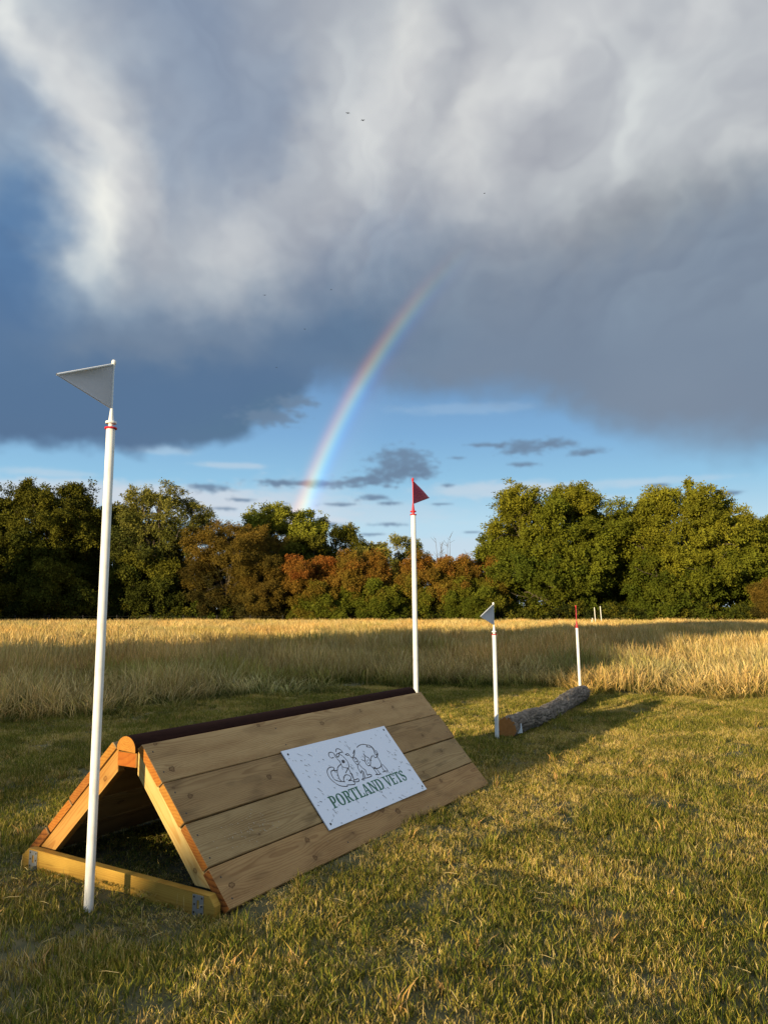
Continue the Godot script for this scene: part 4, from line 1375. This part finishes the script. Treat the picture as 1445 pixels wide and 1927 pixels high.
func build_birds() -> void:
	# rooks far off under the cloud: a body with tail, and two wings in one shape
	var st := starts()
	tube(st, PackedVector3Array([Vector3(0, 0, -0.24), Vector3(0, 0.01, -0.18), Vector3(0, 0, -0.08), Vector3(0, -0.01, 0.05), Vector3(0, 0, 0.16), Vector3(0, 0.01, 0.28)]), PackedFloat32Array([0.006, 0.032, 0.055, 0.062, 0.03, 0.05]), 8)
	for s in [-1.0, 1.0]:
		var a := Vector3(0.03 * s, 0.02, -0.08)
		var b := Vector3(0.22 * s, 0.10, -0.13)
		var c := Vector3(0.46 * s, 0.06, -0.02)
		var d := Vector3(0.24 * s, 0.08, 0.08)
		var e := Vector3(0.03 * s, 0.02, 0.09)
		for t in [[a, b, e], [b, d, e], [b, c, d]]:
			for v: Vector3 in t:
				st.add_vertex(v)
			for v: Vector3 in [t[0] + Vector3(0, -0.008, 0), t[2] + Vector3(0, -0.008, 0), t[1] + Vector3(0, -0.008, 0)]:
				st.add_vertex(v)
	st.generate_normals()
	var mesh := st.commit()
	var black := paint(Color(0.02, 0.02, 0.025), 0.6)
	var where := [[-2.9, 34.7, 95.0, 0.4, "left one of the two birds highest in the sky"], [-1.7, 34.3, 92.0, -0.5, "right one of the two birds highest in the sky"], [7.9, 29.6, 120.0, 1.2, "lone bird at the upper right, above the top of the rainbow"], [-9.2, 22.8, 115.0, 0.2, "bird before the ragged foot of the bright left cloud"], [-4.1, 23.4, 130.0, 0.9, "bird to the left of the top of the rainbow"], [-6.1, 20.6, 125.0, -0.8, "bird below the bright cloud and left of the middle of the rainbow"], [-8.2, 17.8, 130.0, 0.6, "bird against the slate cloud left of the rainbow"]]
	for w in where:
		var a := deg_to_rad(w[0])
		var e := deg_to_rad(w[1])
		var at: Vector3 = EYE + Vector3(sin(a) * cos(e), sin(e), -cos(a) * cos(e)) * w[2]
		var bird := part(numbered("bird"), mesh, black, self, Transform3D((Basis(Vector3.UP, w[3]) * Basis(Vector3(0, 0, 1), w[3] * 0.4)).scaled(Vector3.ONE * 0.62), at))
		tag(bird, w[4], "bird", "birds far off under the cloud")


# ---------------------------------------------------------------- grass

# a square patch of separate blades, each with a lean, a bend and a tone of its own
func blades(count: int, side: float, low: float, high: float, wide: float, lean: float, tones: Array, pick: int, clump := 0.0) -> ArrayMesh:
	var rng := RandomNumberGenerator.new()
	rng.seed = pick
	var v := PackedVector3Array()
	var nrm := PackedVector3Array()
	var c := PackedColorArray()
	var idx := PackedInt32Array()
	var heart := Vector2()
	var heart_lean := Vector2()
	for i in count:
		if i % 9 == 0:
			heart = Vector2(rng.randf_range(-0.5, 0.5), rng.randf_range(-0.5, 0.5)) * side
			heart_lean = Vector2(rng.randfn(), rng.randfn()) * lean
		var at := heart + Vector2(rng.randfn(), rng.randfn()) * (0.008 + 0.01 * clump)
		if clump <= 0.0:
			at = Vector2(rng.randf_range(-0.5, 0.5), rng.randf_range(-0.5, 0.5)) * side
		var h := lerpf(low, high, pow(rng.randf(), 1.4))
		var a := rng.randf() * TAU
		var tilt := heart_lean * 0.7 + Vector2(rng.randfn(), rng.randfn()) * lean
		var s := Vector3(cos(a), 0, sin(a))
		var w := wide * rng.randf_range(0.6, 1.25)
		var p0 := Vector3(at.x, -0.01, at.y)
		var p1 := p0 + Vector3(tilt.x * 0.40, 1.0, tilt.y * 0.40) * h * 0.55
		var p2 := p1 + Vector3(tilt.x * 1.1, 0.85, tilt.y * 1.1).normalized() * h * 0.45
		var n := s.cross(p2 - p0).normalized()
		var b := v.size()
		v.append_array(PackedVector3Array([p0 - s * w * 0.5, p0 + s * w * 0.5, p1 - s * w * 0.42, p1 + s * w * 0.42, p2]))
		nrm.append_array(PackedVector3Array([n, n, n, n, n]))
		var t: Color = tones[int(rng.randf() * rng.randf_range(0.6, 1.0) * tones.size()) % tones.size()]
		t = t * rng.randf_range(0.7, 1.3)
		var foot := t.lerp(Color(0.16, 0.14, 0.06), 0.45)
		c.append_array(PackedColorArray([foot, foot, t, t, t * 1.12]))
		idx.append_array(PackedInt32Array([b, b + 2, b + 1, b + 1, b + 2, b + 3, b + 2, b + 4, b + 3]))
	var arrays := []
	arrays.resize(Mesh.ARRAY_MAX)
	arrays[Mesh.ARRAY_VERTEX] = v
	arrays[Mesh.ARRAY_NORMAL] = nrm
	arrays[Mesh.ARRAY_COLOR] = c
	arrays[Mesh.ARRAY_INDEX] = idx
	var mesh := ArrayMesh.new()
	mesh.add_surface_from_arrays(Mesh.PRIMITIVE_TRIANGLES, arrays)
	return mesh


# tall dead stems with feathery heads over a skirt of greener leaf
func hay(stems: int, leaves: int, side: float, thick: float, pick: int) -> ArrayMesh:
	var rng := RandomNumberGenerator.new()
	rng.seed = pick
	var v := PackedVector3Array()
	var nrm := PackedVector3Array()
	var c := PackedColorArray()
	var idx := PackedInt32Array()
	var straw := [Color(0.68, 0.47, 0.17), Color(0.56, 0.375, 0.12), Color(0.74, 0.55, 0.24), Color(0.42, 0.26, 0.09), Color(0.48, 0.36, 0.10)]
	var leaf := [Color(0.085, 0.10, 0.018), Color(0.14, 0.135, 0.03), Color(0.22, 0.17, 0.05), Color(0.065, 0.08, 0.015)]
	var bunch := Vector2()
	var bend := Vector2()
	for i in stems + leaves:
		var is_stem := i < stems
		if i % 7 == 0:
			bunch = Vector2(rng.randf_range(-0.5, 0.5), rng.randf_range(-0.5, 0.5)) * side
			bend = Vector2(rng.randfn(0.05, 0.26), rng.randfn(0.0, 0.26))
		var at := bunch + Vector2(rng.randfn(), rng.randfn()) * 0.05
		var h := rng.randf_range(0.32, 0.78) if is_stem else rng.randf_range(0.10, 0.34)
		var tilt := bend + Vector2(rng.randfn(), rng.randfn()) * (0.17 if is_stem else 0.35)
		if is_stem and rng.randf() < 0.12:
			tilt *= 2.6
		var a := rng.randf() * TAU
		var s := Vector3(cos(a), 0, sin(a))
		var w := thick * (rng.randf_range(0.7, 1.2) if is_stem else rng.randf_range(1.2, 2.0))
		var p0 := Vector3(at.x, -0.02, at.y)
		var p1 := p0 + Vector3(tilt.x * 0.35, 1.0, tilt.y * 0.35) * h * 0.45
		var p2 := p1 + Vector3(tilt.x * 0.9, 0.95, tilt.y * 0.9).normalized() * h * 0.36
		var p3 := p2 + Vector3(tilt.x * 1.6, 0.85, tilt.y * 1.6).normalized() * h * 0.22
		var n := s.cross(p2 - p0).normalized()
		var b := v.size()
		var head := w * (rng.randf_range(1.3, 2.6) if is_stem and rng.randf() < 0.6 else 0.7)
		v.append_array(PackedVector3Array([p0 - s * w * 0.5, p0 + s * w * 0.5, p1 - s * w * 0.42, p1 + s * w * 0.42, p2 - s * head * 0.5, p2 + s * head * 0.5, p3]))
		for k in 7:
			nrm.append(n)
		var t: Color = (straw[rng.randi() % 5] if is_stem else leaf[rng.randi() % 4]) * rng.randf_range(0.75, 1.25)
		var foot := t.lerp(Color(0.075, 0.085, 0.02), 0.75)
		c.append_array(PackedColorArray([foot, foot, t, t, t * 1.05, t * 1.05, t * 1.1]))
		idx.append_array(PackedInt32Array([b, b + 2, b + 1, b + 1, b + 2, b + 3, b + 2, b + 4, b + 3, b + 3, b + 4, b + 5, b + 4, b + 6, b + 5]))
	var arrays := []
	arrays.resize(Mesh.ARRAY_MAX)
	arrays[Mesh.ARRAY_VERTEX] = v
	arrays[Mesh.ARRAY_NORMAL] = nrm
	arrays[Mesh.ARRAY_COLOR] = c
	arrays[Mesh.ARRAY_INDEX] = idx
	var mesh := ArrayMesh.new()
	mesh.add_surface_from_arrays(Mesh.PRIMITIVE_TRIANGLES, arrays)
	return mesh


func grass_look() -> StandardMaterial3D:
	var m := leafy(Color(1, 1, 1), 0.5)
	m.roughness = 0.7
	m.metallic_specular = 0.15
	return m


func build_grass() -> void:
	var look := grass_look()
	var rng := RandomNumberGenerator.new()
	rng.seed = 9001
	var green_tones := [Color(0.155, 0.172, 0.022), Color(0.225, 0.215, 0.030), Color(0.32, 0.26, 0.045), Color(0.080, 0.105, 0.016), Color(0.44, 0.32, 0.09), Color(0.62, 0.47, 0.19)]
	var dry_tones := [Color(0.62, 0.45, 0.145), Color(0.50, 0.35, 0.09), Color(0.34, 0.295, 0.036), Color(0.68, 0.52, 0.21), Color(0.21, 0.225, 0.022), Color(0.36, 0.21, 0.06)]
	var mown := thing("mown_grass", "short mown grass of the field, green and straw mixed", "grass", "", "stuff")
	var green := Copies3D.new()
	var dry := Copies3D.new()
	var step := 0.30
	var z := -1.2
	while z > -17.0:
		var reach := absf(z) * 0.62 + 1.6
		var x := -reach
		while x < reach:
			var px := x + rng.randf_range(-0.14, 0.14)
			var pz := z + rng.randf_range(-0.14, 0.14)
			x += step
			if pz < mown_edge(px) - 0.3:
				continue
			var big := broad.get_noise_2d(px * 0.55, pz * 0.55)
			var small := fine.get_noise_2d(px * 2.2, pz * 2.2)
			var lush := broad.get_noise_2d(px * 1.3 + 30.0, pz * 1.3)
			# dry where the mower scalped it, on the right half way out; lusher near the viewer
			var dryness := 0.32 + 0.55 * big + 0.35 * small + 0.40 * bell(px - 2.4, 1.7) * bell(pz + 6.4, 2.4) - 0.15 * smoothstep(-4.5, -2.5, pz)
			var sink := 0.012 * small - 0.006
			var tall := clampf(0.92 + 0.75 * lush + 0.2 * rng.randfn(0, 0.5), 0.45, 1.7)
			# short where the strimmer went along the near sill
			var beside := fence_frame.affine_inverse() * Vector3(px, 0, pz)
			if absf(beside.x) < 0.85 and beside.z > 0.0 and beside.z < 0.42:
				tall *= 0.8
			if absf(beside.x) < 0.8 and beside.z < 0.05 and beside.z > -3.2:
				tall *= 0.38
			if small < -0.52 and rng.randf() < 0.7:
				continue
			sink += dip(px, pz)
			var t := Transform3D(Basis(Vector3.UP, rng.randf() * TAU).scaled(Vector3(1.0, tall, 1.0)), Vector3(px, sink, pz))
			var k := rng.randf_range(0.82, 1.18)
			if rng.randf() < clampf(dryness, 0.05, 0.92):
				dry.add(t, Color(k, k * 0.98, k * 0.95))
			else:
				green.add(t, Color(k, k, k))
		z -= step
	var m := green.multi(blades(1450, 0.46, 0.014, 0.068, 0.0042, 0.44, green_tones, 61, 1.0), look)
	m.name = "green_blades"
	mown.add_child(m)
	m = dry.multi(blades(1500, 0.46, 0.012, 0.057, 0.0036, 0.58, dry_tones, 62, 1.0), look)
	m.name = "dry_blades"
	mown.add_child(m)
	# tussocks that stand above the cut
	var tussock := Copies3D.new()
	for i in 2600:
		var pz := -1.6 - 14.0 * pow(rng.randf(), 0.8)
		var px := rng.randf_range(-1, 1) * (absf(pz) * 0.58 + 0.6)
		var b := fence_frame.affine_inverse() * Vector3(px, 0, pz)
		if pz < mown_edge(px) or (absf(b.x) < 0.85 and b.z < 0.3 and b.z > -3.3):
			continue
		if rng.randf() > 0.45 + 0.9 * broad.get_noise_2d(px * 1.1 - 12.0, pz * 1.1):
			continue
		var s := rng.randf_range(0.6, 1.35)
		var straw := rng.randf() < 0.4
		var k := rng.randf_range(0.8, 1.2)
		tussock.add(Transform3D(Basis(Vector3.UP, rng.randf() * TAU).scaled(Vector3(s, s * rng.randf_range(0.7, 1.15), s)), Vector3(px, dip(px, pz) - 0.01, pz)), Color(1.55 * k, 1.25 * k, 1.6 * k) if straw else Color(k, k, k))
	m = tussock.multi(blades(54, 0.05, 0.04, 0.115, 0.0042, 0.5, green_tones, 64, 0.6), look)
	m.name = "tussocks"
	mown.add_child(m)
	# longer stray stalks the mower missed, and cut stalks lying about
	var stalk := Copies3D.new()
	for i in 2400:
		var pz := -1.8 - 13.0 * pow(rng.randf(), 1.3)
		var px := rng.randf_range(-1, 1) * (absf(pz) * 0.58 + 0.5)
		if pz < mown_edge(px):
			continue
		var lying := rng.randf() < 0.45
		var b := Basis(Vector3.UP, rng.randf() * TAU)
		if lying:
			b = b * Basis(Vector3.RIGHT, rng.randf_range(1.2, 1.5))
		stalk.add(Transform3D(b.scaled_local(Vector3.ONE * rng.randf_range(0.6, 1.3)), Vector3(px, rng.randf_range(0.02, 0.045) if lying else 0.0, pz)), Color(1, 1, 1))
	m = stalk.multi(blades(1, 0.02, 0.075, 0.10, 0.0023, 0.4, [Color(0.50, 0.38, 0.16)], 63), look)
	m.name = "stray_stalks"
	mown.add_child(m)
	# the tall meadow beyond
	var meadow := thing("meadow_grass", "tall straw-coloured meadow grass between mown strip and far trees", "meadow", "", "stuff")
	var close := Copies3D.new()
	var mid := Copies3D.new()
	var far := Copies3D.new()
	z = -8.0
	while z > -72.0:
		var gap := 0.40 if z > -20.0 else (0.55 if z > -38.0 else 0.85)
		var reach := absf(z) * 0.56 + 4.0
		var x := -reach
		while x < reach:
			var px := x + rng.randf_range(-0.5, 0.5) * gap
			var pz := z + rng.randf_range(-0.5, 0.5) * gap
			x += gap
			var beyond := mown_edge(px) - pz
			if beyond < -2.4 or (beyond < 0.0 and rng.randf() > 0.16 + 0.2 * (2.4 + beyond)):
				continue
			var thin := broad.get_noise_2d(px * 0.28, pz * 0.28)
			var height := smoothstep(-2.4, 5.0, beyond) * 0.82 + 0.18 + 0.6 * thin * smoothstep(-0.5, 1.5, beyond)
			if thin < -0.30 and beyond > 1.5 and rng.randf() < 0.55:
				continue
			if z > -20.0 and beyond < 1.6 and rng.randf() > 0.45 + 0.4 * beyond:
				continue
			var warm := broad.get_noise_2d(px * 0.15 + 70.0, pz * 0.15)
			var k := rng.randf_range(0.82, 1.15)
			var tone := Color(k * (1.0 + 0.25 * warm), k, k * (1.0 - 0.2 * warm)) * (1.0 + 0.5 * broad.get_noise_2d(px * 0.4 - 33.0, pz * 0.4))
			# some stretches are still green
			tone = tone * Color(1, 1, 1).lerp(Color(0.62, 0.74, 0.45), smoothstep(0.18, 0.5, broad.get_noise_2d(px * 0.12 + 9.0, pz * 0.30 - 4.0)) * 0.9)
			if beyond < 0.5:
				tone = tone * Color(1, 1, 1).lerp(Color(0.62, 0.75, 0.5), smoothstep(0.5, -1.5, beyond))
			var t := Transform3D(Basis(Vector3.UP, rng.randf() * TAU).scaled(Vector3(1, clampf(height, 0.2, 1.3), 1)), Vector3(px, 0, pz))
			if z > -20.0:
				close.add(t, tone)
			elif z > -38.0:
				mid.add(t, tone)
			else:
				far.add(t, tone)
		z -= gap
	# single taller stems standing out of the near meadow
	var tall_stems := Copies3D.new()
	for i in 5200:
		var pz := -9.0 - 22.0 * pow(rng.randf(), 1.5)
		var px := rng.randf_range(-1, 1) * (absf(pz) * 0.56 + 3.0)
		var clump := broad.get_noise_2d(px * 0.5 + 15.0, pz * 0.5)
		if pz > mown_edge(px) - 0.1 or rng.randf() > 0.45 + clump:
			continue
		var b := Basis(Vector3.UP, rng.randfn(0.4, 0.9)) * Basis(Vector3.FORWARD, rng.randfn(0.12, 0.22))
		var k := rng.randf_range(0.75, 1.15)
		tall_stems.add(Transform3D(b.scaled_local(Vector3.ONE * rng.randf_range(0.75, 1.25)), Vector3(px, 0, pz)), Color(k, k, k))
	m = tall_stems.multi(hay(3, 0, 0.12, 0.0062, 74), look)
	m.name = "tall_stems"
	meadow.add_child(m)
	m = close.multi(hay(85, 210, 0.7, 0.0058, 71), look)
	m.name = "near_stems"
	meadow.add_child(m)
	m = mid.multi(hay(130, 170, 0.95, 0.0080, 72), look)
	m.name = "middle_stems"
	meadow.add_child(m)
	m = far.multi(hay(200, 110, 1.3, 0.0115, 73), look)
	m.name = "far_stems"
	meadow.add_child(m)
